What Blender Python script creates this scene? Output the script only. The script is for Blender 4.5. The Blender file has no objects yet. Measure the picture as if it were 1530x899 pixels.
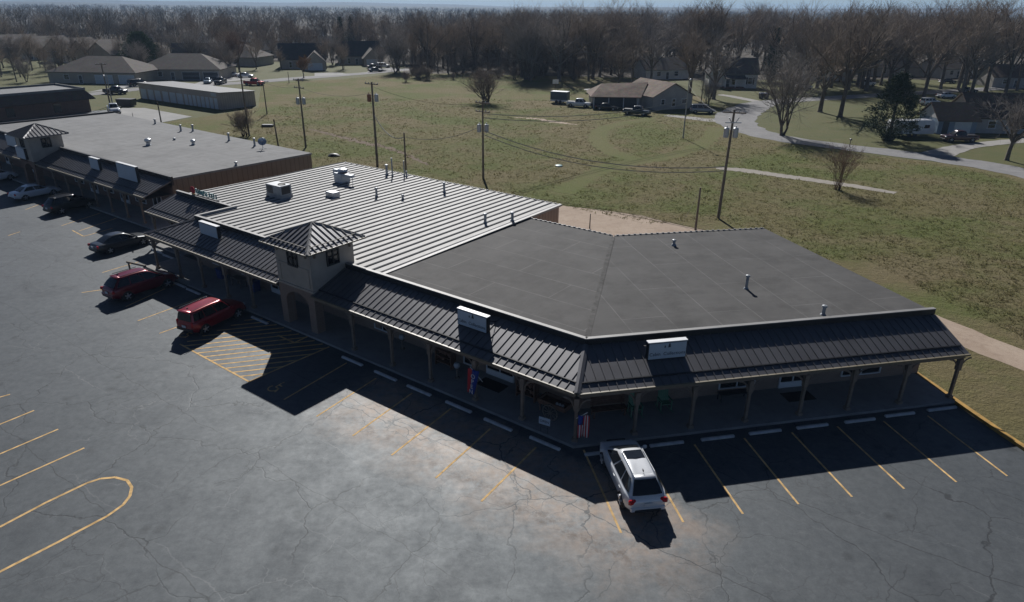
import bpy, math, random
import numpy as np
from mathutils import Vector, Matrix
R = math.radians
sc = bpy.context.scene
COL = sc.collection
rnd = random.Random(7)

# ------------------------------------------------------------------ camera model (a drone about 20 m up)
CAMH, FPX, IW, IH = 20.0, 1010.0, 1530.0, 899.0
PITCH = math.atan((449.5 - 10) / FPX)
ROLL = R(0.6)
def G(px, py, z=0.0):
    """world point of the plane at height z seen at a photo pixel"""
    x = (px - 765) / FPX; y = -(py - 449.5) / FPX
    x, y = x * math.cos(ROLL) - y * math.sin(ROLL), x * math.sin(ROLL) + y * math.cos(ROLL)
    d = Vector((x, math.cos(PITCH) + y * math.sin(PITCH), -math.sin(PITCH) + y * math.cos(PITCH)))
    t = (z - CAMH) / d.z
    return Vector((d.x * t, d.y * t, z))
cd = bpy.data.cameras.new('camera'); cam = bpy.data.objects.new('camera', cd); COL.objects.link(cam)
cd.sensor_width = 36; cd.lens = 36 * FPX / IW; cd.clip_end = 20000; cd.clip_start = 0.1
cam.matrix_world = Matrix.Translation((0, 0, CAMH)) @ Matrix.Rotation(math.pi / 2 - PITCH, 4, 'X') @ Matrix.Rotation(ROLL, 4, 'Z')
sc.camera = cam

# frames of the two wings of the strip mall: s along the kerb from the corner, n into the building
C0 = Vector((3.115, 27.765, 0))
DL, NL = Vector((-.809, .5878, 0)), Vector((.5878, .809, 0))
DR, NR = Vector((.9784, .2069, 0)), Vector((-.2069, .9784, 0))
KM = .4458
def LW(s, n, z=0): return C0 + DL * s + NL * n + Vector((0, 0, z))
def RW(s, n, z=0): return C0 + DR * s + NR * n + Vector((0, 0, z))
def cor(n): return LW(KM * n, n)
AL = math.atan2(-DL.y, -DL.x)   # heading whose +x runs along the left wing towards the corner
AR = math.atan2(DR.y, DR.x)

# ------------------------------------------------------------------ materials
def nodes(name):
    m = bpy.data.materials.new(name); m.use_nodes = True
    nt = m.node_tree; b = nt.nodes['Principled BSDF']
    return m, nt, b
def N(nt, t, **kw):
    n = nt.nodes.new(t)
    for k, v in kw.items():
        if k in n.inputs: n.inputs[k].default_value = v
        else: setattr(n, k, v)
    return n
def c4(c): return (c[0], c[1], c[2], 1)
def noise(nt, vec, scale, detail=4, rough=.55, dist=0):
    n = N(nt, 'ShaderNodeTexNoise'); n.inputs['Scale'].default_value = scale; n.inputs['Detail'].default_value = detail
    n.inputs['Roughness'].default_value = rough; n.inputs['Distortion'].default_value = dist
    if vec is not None: nt.links.new(vec, n.inputs['Vector'])
    return n.outputs['Fac']
def ramp(nt, fac, a, b, lo=0., hi=1.):
    n = N(nt, 'ShaderNodeMapRange'); n.clamp = True
    nt.links.new(fac, n.inputs[0]); n.inputs[1].default_value = a; n.inputs[2].default_value = b
    n.inputs[3].default_value = lo; n.inputs[4].default_value = hi
    return n.outputs[0]
def mix(nt, fac, a, b, mode='MIX'):
    n = N(nt, 'ShaderNodeMix', data_type='RGBA', blend_type=mode)
    for sock, v in ((n.inputs[0], fac), (n.inputs[6], a), (n.inputs[7], b)):
        if isinstance(v, (int, float)): sock.default_value = v
        elif isinstance(v, tuple): sock.default_value = c4(v)
        else: nt.links.new(v, sock)
    return n.outputs[2]
def mth(nt, op, a, b=0.):
    n = N(nt, 'ShaderNodeMath', operation=op)
    for i, v in enumerate((a, b)):
        if isinstance(v, (int, float)): n.inputs[i].default_value = v
        else: nt.links.new(v, n.inputs[i])
    return n.outputs[0]
def pos(nt): return N(nt, 'ShaderNodeNewGeometry').outputs['Position']
def mapped(nt, vec, rot=0., scale=(1, 1, 1), loc=(0, 0, 0)):
    n = N(nt, 'ShaderNodeMapping'); nt.links.new(vec, n.inputs[0])
    n.inputs['Rotation'].default_value = (0, 0, rot); n.inputs['Scale'].default_value = scale; n.inputs['Location'].default_value = loc
    return n.outputs[0]
def bump(nt, b, h, strength=.3, dist=.02):
    n = N(nt, 'ShaderNodeBump'); n.inputs['Strength'].default_value = strength; n.inputs['Distance'].default_value = dist
    nt.links.new(h, n.inputs['Height']); nt.links.new(n.outputs[0], b.inputs['Normal'])
def mat(name, col, rough=.6, metal=0., spec=.5, var=.15, vs=1.5, bmp=0., bs=8., coat=0., obj=False):
    m, nt, b = nodes(name)
    b.inputs['Roughness'].default_value = rough; b.inputs['Metallic'].default_value = metal
    b.inputs['Specular IOR Level'].default_value = spec
    if coat: b.inputs['Coat Weight'].default_value = coat; b.inputs['Coat Roughness'].default_value = .05
    p = N(nt, 'ShaderNodeTexCoord').outputs['Object'] if obj else pos(nt)
    if var:
        f = noise(nt, p, vs, 5)
        lo = tuple(c * (1 - var) for c in col); hi = tuple(min(1, c * (1 + var)) for c in col)
        nt.links.new(mix(nt, ramp(nt, f, .3, .7), lo, hi), b.inputs['Base Color'])
    else: b.inputs['Base Color'].default_value = c4(col)
    if bmp: bump(nt, b, noise(nt, p, bs, 4), bmp, .02)
    return m

MT = {}
def asphalt_material():
    m, nt, b = nodes('asphalt'); p = pos(nt)
    sep = N(nt, 'ShaderNodeVectorMath', operation='SUBTRACT'); nt.links.new(p, sep.inputs[0]); sep.inputs[1].default_value = C0
    def dot(v):
        d = N(nt, 'ShaderNodeVectorMath', operation='DOT_PRODUCT'); nt.links.new(sep.outputs[0], d.inputs[0]); d.inputs[1].default_value = v
        return d.outputs['Value']
    n_, s_ = dot(NL), dot(DL)
    off = lambda x, y: mapped(nt, p, 0, (1, 1, 1), (x, y, 0))
    big = ramp(nt, noise(nt, p, .05, 3), .35, .68)
    col = mix(nt, big, (.036, .045, .053), (.06, .069, .077))
    mid = ramp(nt, noise(nt, p, .5, 7, .72), .36, .7)
    col = mix(nt, mth(nt, 'MULTIPLY', mid, .5), col, (.12, .128, .132))
    dk = ramp(nt, noise(nt, off(31, 7), .25, 6, .65), .54, .7)
    col = mix(nt, mth(nt, 'MULTIPLY', dk, .5), col, (.03, .036, .044))
    mot = ramp(nt, noise(nt, off(8, 3), 2.6, 6, .75), .3, .72)
    col = mix(nt, .3, col, mix(nt, mot, (.034, .04, .046), (.125, .13, .134)))
    fine = noise(nt, p, 14, 3)
    col = mix(nt, .25, col, mix(nt, fine, (.026, .029, .033), (.155, .158, .16)))
    vo = N(nt, 'ShaderNodeTexVoronoi', voronoi_dimensions='2D'); vo.inputs['Scale'].default_value = .5; nt.links.new(off(3, 1), vo.inputs['Vector'])
    oil = mth(nt, 'MULTIPLY', ramp(nt, mth(nt, 'ADD', vo.outputs['Distance'], mth(nt, 'MULTIPLY', fine, .12)), .24, .1), ramp(nt, noise(nt, off(71, 9), .3, 2), .5, .6))
    col = mix(nt, mth(nt, 'MULTIPLY', oil, .55), col, (.022, .023, .025))
    # worn pale and tan band that follows the left wing along the stall ends
    wob = mth(nt, 'MULTIPLY', mth(nt, 'SUBTRACT', noise(nt, p, .3, 6, .72), .5), 4.0)
    nn = mth(nt, 'ADD', n_, wob)
    ends = mth(nt, 'MULTIPLY', ramp(nt, s_, -9, -5), ramp(nt, s_, 14, 11))
    band = mth(nt, 'MULTIPLY', mth(nt, 'MULTIPLY', ramp(nt, nn, -7.2, -3.9), ramp(nt, nn, -.2, -1.4)), ends)
    tan = ramp(nt, noise(nt, off(5, 2), .8, 7, .75), .38, .6)
    col = mix(nt, mth(nt, 'MULTIPLY', band, .75), col, mix(nt, mot, (.13, .127, .122), (.29, .282, .27)))
    col = mix(nt, mth(nt, 'MULTIPLY', mth(nt, 'MULTIPLY', band, tan), .68), col, (.34, .225, .145))
    n2 = mth(nt, 'ADD', n_, mth(nt, 'MULTIPLY', mth(nt, 'SUBTRACT', noise(nt, off(2, 61), .7, 6, .7), .5), 2.0))
    dirt = mth(nt, 'MULTIPLY', mth(nt, 'MULTIPLY', ramp(nt, n2, -5.6, -5.2), ramp(nt, n2, -4.4, -4.9)), ends)
    dirt = mth(nt, 'MULTIPLY', dirt, ramp(nt, noise(nt, off(17, 5), 1.6, 6, .75), .46, .6))
    col = mix(nt, mth(nt, 'MULTIPLY', dirt, .8), col, (.085, .05, .03))
    # cracks
    wv = N(nt, 'ShaderNodeTexNoise'); wv.inputs['Scale'].default_value = .5; wv.inputs['Detail'].default_value = 6; nt.links.new(p, wv.inputs['Vector'])
    wm = N(nt, 'ShaderNodeVectorMath', operation='SCALE'); nt.links.new(wv.outputs['Color'], wm.inputs[0]); wm.inputs['Scale'].default_value = 2.6
    wp = N(nt, 'ShaderNodeVectorMath', operation='ADD'); nt.links.new(p, wp.inputs[0]); nt.links.new(wm.outputs[0], wp.inputs[1])
    def crack(scale, w, masklo, maskhi, loc, amt, colr, src=None):
        nonlocal col
        v = N(nt, 'ShaderNodeTexVoronoi', feature='DISTANCE_TO_EDGE', voronoi_dimensions='2D'); v.inputs['Scale'].default_value = scale
        nt.links.new(mapped(nt, src or wp.outputs[0], .4, (1, 1, 1), loc), v.inputs['Vector'])
        k = ramp(nt, v.outputs['Distance'], w, w * .3)
        k = mth(nt, 'MULTIPLY', k, ramp(nt, noise(nt, off(loc[0], loc[1]), .16, 3), masklo, maskhi))
        col = mix(nt, mth(nt, 'MULTIPLY', k, amt), col, colr)
        return k
    def joint(v, period, amt, wob_, seed, w=.0055, mlo=.34, mhi=.46, colr=(.03, .031, .033)):
        nonlocal col
        q = mth(nt, 'ADD', mth(nt, 'DIVIDE', v, period), mth(nt, 'MULTIPLY', noise(nt, off(seed, 3), .4, 6, .6), wob_))
        d = mth(nt, 'ABSOLUTE', mth(nt, 'SUBTRACT', mth(nt, 'FRACT', q), .5))
        k = mth(nt, 'MULTIPLY', ramp(nt, d, w, w * .35), ramp(nt, noise(nt, off(seed, 40), .13, 3), mlo, mhi))
        col = mix(nt, mth(nt, 'MULTIPLY', k, amt), col, colr)
    joint(n_, 6.2, .85, .16, 12); joint(s_, 9.0, .7, .2, 55, .004, .46, .56)
    joint(n_, 4.3, .35, .3, 81, .009, .5, .6, (.19, .19, .19)); joint(mth(nt, 'ADD', n_, mth(nt, 'MULTIPLY', s_, .6)), 7.7, .4, .5, 33, .005, .5, .62, (.2, .2, .2))
    k1 = crack(.17, .008, .36, .5, (3, 9, 0), .85, (.028, .029, .031))
    k2 = crack(.36, .011, .45, .57, (13, 4, 0), .75, (.034, .035, .037))
    crack(.24, .007, .5, .62, (-8, 21, 0), .3, (.2, .2, .2))
    crack(1.6, .035, .57, .64, (21, 17, 0), .55, (.042, .042, .044))
    nt.links.new(col, b.inputs['Base Color'])
    nt.links.new(ramp(nt, mid, 0, 1, .64, .55), b.inputs['Roughness']); nt.links.new(mth(nt, 'MULTIPLY', ramp(nt, mot, 0, 1, .3, .56), ramp(nt, dk, 0, 1, 1, .7)), b.inputs['Specular IOR Level'])
    b.inputs['Specular Tint'].default_value = (.86, .95, 1, 1)
    h = mth(nt, 'SUBTRACT', noise(nt, p, 40, 3), mth(nt, 'MULTIPLY', k1, .8))
    bump(nt, b, h, .35, .012)
    return m
def field_colour(nt, p):
    a = ramp(nt, noise(nt, p, .035, 4, .6), .36, .62)
    b_ = ramp(nt, noise(nt, mapped(nt, p, 0, (1, 1, 1), (40, 11, 0)), .16, 6, .7), .36, .64)
    c = ramp(nt, noise(nt, p, 1.3, 6, .75), .3, .7)
    col = mix(nt, a, (.195, .16, .08), (.145, .145, .05))
    col = mix(nt, mth(nt, 'MULTIPLY', b_, .6), col, (.225, .182, .112))
    gr = ramp(nt, noise(nt, mapped(nt, p, 0, (1, 1, 1), (9, 77, 0)), .075, 5, .65), .45, .6)
    col = mix(nt, mth(nt, 'MULTIPLY', gr, .7), col, (.1, .145, .03))
    col = mix(nt, mth(nt, 'MULTIPLY', c, .42), col, mix(nt, noise(nt, p, 5, 4), (.085, .082, .036), (.25, .21, .12)))
    return col
def field_material():
    m, nt, b = nodes('field_grass'); p = pos(nt)
    nt.links.new(field_colour(nt, p), b.inputs['Base Color'])
    b.inputs['Roughness'].default_value = .95; b.inputs['Specular IOR Level'].default_value = .1
    h = mth(nt, 'ADD', noise(nt, p, 1.1, 8, .75), mth(nt, 'MULTIPLY', noise(nt, p, 6, 4, .7), .35))
    bump(nt, b, h, 1.0, .35)
    return m
def blades_material():
    m, nt, b = nodes('grass_blades'); p = pos(nt)
    col = mix(nt, .3, field_colour(nt, p), mix(nt, noise(nt, p, 2.2, 3), (.1, .13, .035), (.28, .235, .125)))
    nt.links.new(col, b.inputs['Base Color'])
    tr = N(nt, 'ShaderNodeBsdfTranslucent'); nt.links.new(col, tr.inputs['Color']); ms = N(nt, 'ShaderNodeMixShader'); ms.inputs[0].default_value = .5
    nt.links.new(b.outputs[0], ms.inputs[1]); nt.links.new(tr.outputs[0], ms.inputs[2]); nt.links.new(ms.outputs[0], nt.nodes['Material Output'].inputs['Surface'])
    b.inputs['Roughness'].default_value = .9; b.inputs['Specular IOR Level'].default_value = .1
    return m
def ground_mat(name, c1, c2, s1=.5, c3=None, bs=6., bd=.05):
    m, nt, b = nodes(name); p = pos(nt)
    col = mix(nt, ramp(nt, noise(nt, p, s1, 6, .7), .3, .7), c1, c2)
    if c3: col = mix(nt, mth(nt, 'MULTIPLY', ramp(nt, noise(nt, mapped(nt, p, 0, (1, 1, 1), (4, 8, 0)), s1 * 4, 5, .7), .5, .7), .6), col, c3)
    nt.links.new(col, b.inputs['Base Color']); b.inputs['Roughness'].default_value = .9; b.inputs['Specular IOR Level'].default_value = .2
    bump(nt, b, noise(nt, p, bs, 6, .7), .6, bd)
    return m
def membrane(name, c1, c2, rot, seam, sw, sh, mort, rough=.55):
    m, nt, b = nodes(name); p = pos(nt)
    q = mapped(nt, p, rot)
    br = N(nt, 'ShaderNodeTexBrick'); nt.links.new(q, br.inputs['Vector'])
    br.inputs['Scale'].default_value = 1; br.inputs['Brick Width'].default_value = sw; br.inputs['Row Height'].default_value = sh
    br.inputs['Mortar Size'].default_value = mort; br.inputs['Mortar Smooth'].default_value = .3
    br.inputs['Color1'].default_value = (0, 0, 0, 1); br.inputs['Color2'].default_value = (.12, .12, .12, 1); br.inputs['Mortar'].default_value = (1, 1, 1, 1)
    st = mapped(nt, q, 0, (1, .25, 1))
    f = ramp(nt, noise(nt, p, .25, 7, .7), .3, .7)
    col = mix(nt, f, c1, c2)
    col = mix(nt, mth(nt, 'MULTIPLY', ramp(nt, noise(nt, st, 1.2, 6, .7), .45, .75), .3), col, tuple(x * 1.5 for x in c2))
    col = mix(nt, mth(nt, 'MULTIPLY', ramp(nt, noise(nt, mapped(nt, p, 0, (1, 1, 1), (3, 30, 0)), .45, 6, .7), .5, .7), .55), col, tuple(x * .6 for x in c1))
    col = mix(nt, mth(nt, 'MULTIPLY', ramp(nt, noise(nt, mapped(nt, p, 0, (1, 1, 1), (50, 3, 0)), .12, 7, .75), .48, .62), .35), col, tuple(x * 1.25 for x in c2))
    sepc = N(nt, 'ShaderNodeSeparateColor'); nt.links.new(br.outputs['Color'], sepc.inputs[0])
    k = mth(nt, 'MULTIPLY', sepc.outputs[0], ramp(nt, noise(nt, p, .5, 4), .3, .65, .12, .6))
    col = mix(nt, k, col, seam)
    nt.links.new(col, b.inputs['Base Color']); b.inputs['Roughness'].default_value = rough
    b.inputs['Specular IOR Level'].default_value = .2
    bump(nt, b, noise(nt, p, 3, 5), .15, .03)
    return m
def brick_mat(name, c1, c2, mort):
    m, nt, b = nodes(name)
    tc = pos(nt); s = N(nt, 'ShaderNodeSeparateXYZ'); nt.links.new(tc, s.inputs[0])
    cx = N(nt, 'ShaderNodeCombineXYZ'); nt.links.new(mth(nt, 'SUBTRACT', s.outputs[0], s.outputs[1]), cx.inputs[0]); nt.links.new(s.outputs[2], cx.inputs[1])
    br = N(nt, 'ShaderNodeTexBrick'); nt.links.new(cx.outputs[0], br.inputs['Vector']); br.inputs['Scale'].default_value = 1
    br.inputs['Brick Width'].default_value = .24; br.inputs['Row Height'].default_value = .08; br.inputs['Mortar Size'].default_value = .008
    br.inputs['Color1'].default_value = c4(c1); br.inputs['Color2'].default_value = c4(c2); br.inputs['Mortar'].default_value = c4(mort)
    col = mix(nt, .4, br.outputs['Color'], mix(nt, noise(nt, tc, 1.2, 5), tuple(x * .6 for x in c1), tuple(x * 1.3 for x in c2)))
    nt.links.new(col, b.inputs['Base Color']); b.inputs['Roughness'].default_value = .85
    return m
def shingle(name, c1, c2):
    m, nt, b = nodes(name); p = pos(nt)
    v = N(nt, 'ShaderNodeTexVoronoi'); v.inputs['Scale'].default_value = 2.6; nt.links.new(mapped(nt, p, .5, (1, 1, 3)), v.inputs['Vector'])
    col = mix(nt, ramp(nt, noise(nt, p, .5, 6, .7), .3, .7), c1, c2)
    col = mix(nt, .25, col, v.outputs['Color'], 'MULTIPLY')
    nt.links.new(col, b.inputs['Base Color']); b.inputs['Roughness'].default_value = .9; b.inputs['Specular IOR Level'].default_value = .2
    bump(nt, b, noise(nt, p, 5, 3), .4, .04)
    return m
def siding(name, col, rot, period=.3, vertical=True):
    m, nt, b = nodes(name); p = pos(nt)
    s = N(nt, 'ShaderNodeSeparateXYZ'); nt.links.new(mapped(nt, p, rot), s.inputs[0])
    w = mth(nt, 'FRACT', mth(nt, 'DIVIDE', s.outputs[0 if vertical else 2], period))
    k = ramp(nt, w, .12, .18, .62, 1.)
    f = ramp(nt, noise(nt, p, .6, 5), .3, .7)
    cc = mix(nt, f, tuple(x * .85 for x in col), tuple(x * 1.1 for x in col))
    gr = N(nt, 'ShaderNodeCombineColor'); [nt.links.new(k, gr.inputs[i]) for i in range(3)]
    nt.links.new(mix(nt, 1., cc, gr.outputs[0], 'MULTIPLY'), b.inputs['Base Color']); b.inputs['Roughness'].default_value = .55
    bump(nt, b, k, .5, .02)
    return m
MT['asphalt'] = asphalt_material(); MT['field'] = field_material(); MT['blades'] = blades_material()
def mown_material():
    m, nt, b = nodes('mown_grass'); p = pos(nt)
    col = mix(nt, .55, field_colour(nt, p), mix(nt, noise(nt, p, .8, 5), (.1, .125, .038), (.135, .142, .052)))
    nt.links.new(col, b.inputs['Base Color']); b.inputs['Roughness'].default_value = .95; b.inputs['Specular IOR Level'].default_value = .1
    bump(nt, b, noise(nt, p, 2.5, 7, .75), .8, .2)
    return m
MT['mown'] = mown_material()
MT['lawn'] = ground_mat('lawn_grass', (.075, .088, .024), (.105, .1, .034), .12, (.13, .105, .052), 4, .1)
MT['soil'] = ground_mat('bare_soil', (.15, .095, .062), (.12, .09, .055), .6, (.1, .09, .05), 3, .1)
MT['dirt'] = ground_mat('dirt_drive', (.33, .25, .19), (.43, .345, .27), .35, (.25, .185, .135), 5, .04)
MT['gravel'] = ground_mat('gravel_drive', (.27, .26, .245), (.36, .345, .325), .5, (.2, .19, .17), 9, .03)
MT['road'] = ground_mat('road_asphalt', (.2, .198, .2), (.27, .265, .262), .25, (.15, .148, .15), 9, .01)
MT['pad'] = ground_mat('concrete_pad', (.27, .27, .265), (.36, .355, .345), .3, (.3, .29, .27), 6, .01)
MT['slabs'] = ground_mat('old_slab', (.27, .245, .215), (.36, .33, .29), .6, (.2, .17, .13), 6, .02)
MT['walk'] = ground_mat('sidewalk_concrete', (.26, .255, .25), (.34, .335, .325), .4, (.22, .21, .2), 8, .008)
MT['stop'] = mat('wheel_stop_concrete', (.5, .5, .5), .8, var=.2, vs=3, bmp=.2)
MT['yellow'] = mat('yellow_paint', (.6, .4, .18), .8, spec=.15, var=.35, vs=3)
MT['kerbyellow'] = mat('yellow_kerb_paint', (.4, .23, .05), .7, var=.3, vs=2)
MT['roofL'] = membrane('roof_membrane_left', (.066, .064, .062), (.098, .0955, .093), AL * -1, (.2, .196, .19), 8, 2.6, .04, .85)
MT['roofR'] = membrane('roof_membrane_right', (.062, .061, .06), (.092, .09, .088), -AR + math.pi / 2, (.19, .186, .182), 8, 2.6, .035, .85)
MT['roof2'] = membrane('roof_membrane_grey', (.17, .172, .173), (.225, .226, .226), AL * -1, (.1, .1, .1), 7, 1.1, .035, .85)
MT['metalroof'] = mat('pale_metal_roof', (.41, .405, .39), .65, .0, .25, .14, .7)
MT['metalrib'] = mat('dark_roof_rib', (.11, .113, .118), .9, 0, .05, .2, 2)
MT['bronze'] = mat('dark_bronze_metal', (.112, .112, .121), .42, .35, .5, .12, .8)
MT['bronzedark'] = mat('dark_bronze_trim', (.03, .03, .034), .5, .2, .4, .1, 1)
MT['cap'] = mat('pale_metal_capping', (.22, .217, .213), .6, .1, .5, .15, 1)
MT['gutter'] = mat('tan_gutter', (.17, .145, .1), .5, .0, .5, .15, 2)
MT['galv'] = mat('galvanised_steel', (.5, .52, .54), .35, .6, .5, .15, 3)
MT['stucco'] = mat('tan_stucco', (.42, .365, .305), .9, var=.1, vs=1.5, bmp=.2, bs=20)
MT['brick'] = brick_mat('tan_brick', (.24, .165, .125), (.3, .21, .165), (.3, .27, .24))
MT['brickdk'] = brick_mat('red_brown_brick', (.17, .09, .062), (.22, .125, .085), (.2, .17, .15))
MT['post'] = mat('porch_post_wood', (.21, .165, .13), .75, var=.2, vs=4)
MT['soffit'] = mat('porch_ceiling', (.12, .1, .085), .8)
MT['brownmetal'] = siding('brown_metal_siding', (.17, .125, .09), -AL + math.pi / 2, .6)
MT['tanmetal'] = siding('tan_metal_siding', (.36, .26, .2), -AL + math.pi / 2, .45)
MT['glass'] = mat('dark_glass', (.015, .018, .022), .06, 0, .7, 0)
MT['white'] = mat('white_paint', (.72, .73, .74), .5, var=.06)
MT['signface'] = mat('sign_face', (.46, .54, .62), .35, var=.04)
MT['black'] = mat('black_metal', (.02, .02, .022), .5, var=.1)
MT['rubber'] = mat('tyre_rubber', (.018, .018, .019), .85, var=.1)
MT['rim'] = mat('alloy_rim', (.55, .56, .58), .3, .8, .5, 0)
MT['redlight'] = mat('tail_light_red', (.5, .015, .02), .15, 0, .6, 0)
MT['headlight'] = mat('head_light', (.7, .72, .75), .1, .2, .7, 0)
MT['plate'] = mat('number_plate', (.6, .62, .64), .5, 0, .5, .1, 30)
MT['wood'] = mat('weathered_pole_wood', (.17, .145, .12), .9, var=.25, vs=2)
MT['cable'] = mat('utility_cable', (.36, .35, .33), .5, var=0)
MT['cabledk'] = mat('black_cable', (.03, .03, .03), .6, var=0)
MT['ventgrey'] = mat('grey_vent_metal', (.3, .32, .34), .5, .2, .4, .15, 3)
MT['tank'] = mat('grey_transformer_tank', (.42, .46, .5), .45, .2, .5, .1)
MT['bark'] = mat('tree_bark', (.14, .115, .095), .95, var=.3, vs=1.5, spec=.1)
MT['barkgrey'] = mat('grey_tree_bark', (.15, .13, .112), .95, var=.25, vs=1.5, spec=.1)
MT['twig'] = mat('bare_twigs', (.24, .195, .158), .95, var=.25, vs=.4, spec=.1)
MT['twigtan'] = mat('tan_bare_twigs', (.31, .25, .195), .95, var=.25, vs=.4, spec=.1)
MT['twiggrey'] = mat('grey_bare_twigs', (.275, .245, .222), .95, var=.25, vs=.4, spec=.1)
MT['twigred'] = mat('reddish_twigs', (.17, .105, .075), .95, var=.3, vs=.4, spec=.1)
MT['twigrust'] = mat('rusty_leaf_buds', (.22, .125, .055), .95, var=.3, vs=.4, spec=.1)
MT['needle'] = mat('evergreen_needles', (.042, .08, .028), .9, var=.35, vs=.8, spec=.15)
MT['needledk'] = mat('dark_cedar_needles', (.04, .06, .034), .9, var=.35, vs=.8, spec=.15)
MT['farwood'] = mat('far_wood_twigs', (.12, .1, .085), .95, var=.35, vs=.02, spec=.05)
MT['shingle'] = shingle('grey_brown_shingles', (.115, .1, .09), (.165, .147, .132))
MT['shinglebr'] = shingle('brown_shingles', (.13, .095, .075), (.29, .225, .18))
MT['shingledk'] = shingle('dark_shingles', (.05, .05, .055), (.085, .08, .08))
MT['shinglebk'] = shingle('dark_brown_shingles', (.11, .085, .07), (.16, .125, .1))
MT['vinylt'] = siding('tan_siding', (.42, .37, .31), 0, .22, False)
MT['vinylw'] = siding('white_siding', (.62, .62, .61), 0, .2, False)
MT['vinylg'] = siding('grey_siding', (.38, .365, .35), 0, .22, False)
MT['vinylb'] = siding('blue_siding', (.22, .3, .4), 0, .22, False)
MT['storageroof'] = mat('grey_storage_roof', (.17, .175, .18), .7, 0, .3)
MT['storage'] = siding('storage_siding', (.42, .36, .31), 0, .3)
MT['doorw'] = mat('pale_door', (.55, .6, .64), .6, var=.06)
MT['doord'] = mat('dark_door', (.05, .055, .065), .5, var=.1)
MT['concretegrey'] = mat('grey_concrete', (.35, .345, .335), .85, var=.15)
MT['greenchair'] = mat('green_painted_wood', (.1, .24, .15), .6, var=.15)
MT['brownwood'] = mat('brown_wood', (.16, .085, .055), .7, var=.3, vs=5)
MT['flagred'] = mat('flag_red', (.5, .03, .04), .8, var=.05)
MT['flagwhite'] = mat('flag_white', (.72, .7, .68), .8, var=.05)
MT['flagblue'] = mat('flag_blue', (.02, .05, .28), .8, var=.05)
MT['bluebin'] = mat('blue_plastic', (.03, .06, .2), .5, var=.1)
MT['teal'] = mat('teal_letters', (.12, .26, .27), .5, var=.1)
MT['signtext'] = mat('sign_lettering', (.04, .055, .08), .6, var=0)
MT['rust'] = mat('rusty_metal', (.24, .12, .08), .8, var=.3)
def paint(name, c, metal=.35, rough=.28): return mat(name, c, rough, metal, .5, 0, coat=.6)
PAINT = dict(silver=paint('silver_car_paint', (.66, .68, .7), .15), red=paint('red_car_paint', (.27, .012, .022)), maroon=paint('maroon_car_paint', (.17, .008, .02)), rustred=paint('dull_red_car_paint', (.07, .022, .02), .1),
             charcoal=paint('charcoal_car_paint', (.05, .055, .06)), black=paint('black_car_paint', (.012, .012, .014)), white=paint('white_car_paint', (.7, .72, .75), .1),
             darkgreen=paint('dark_green_car_paint', (.03, .045, .05)), grey=paint('grey_car_paint', (.25, .27, .29)), brightred=paint('bright_red_car_paint', (.45, .02, .02)), bluegrey=paint('blue_grey_car_paint', (.2, .27, .33)))

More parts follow.
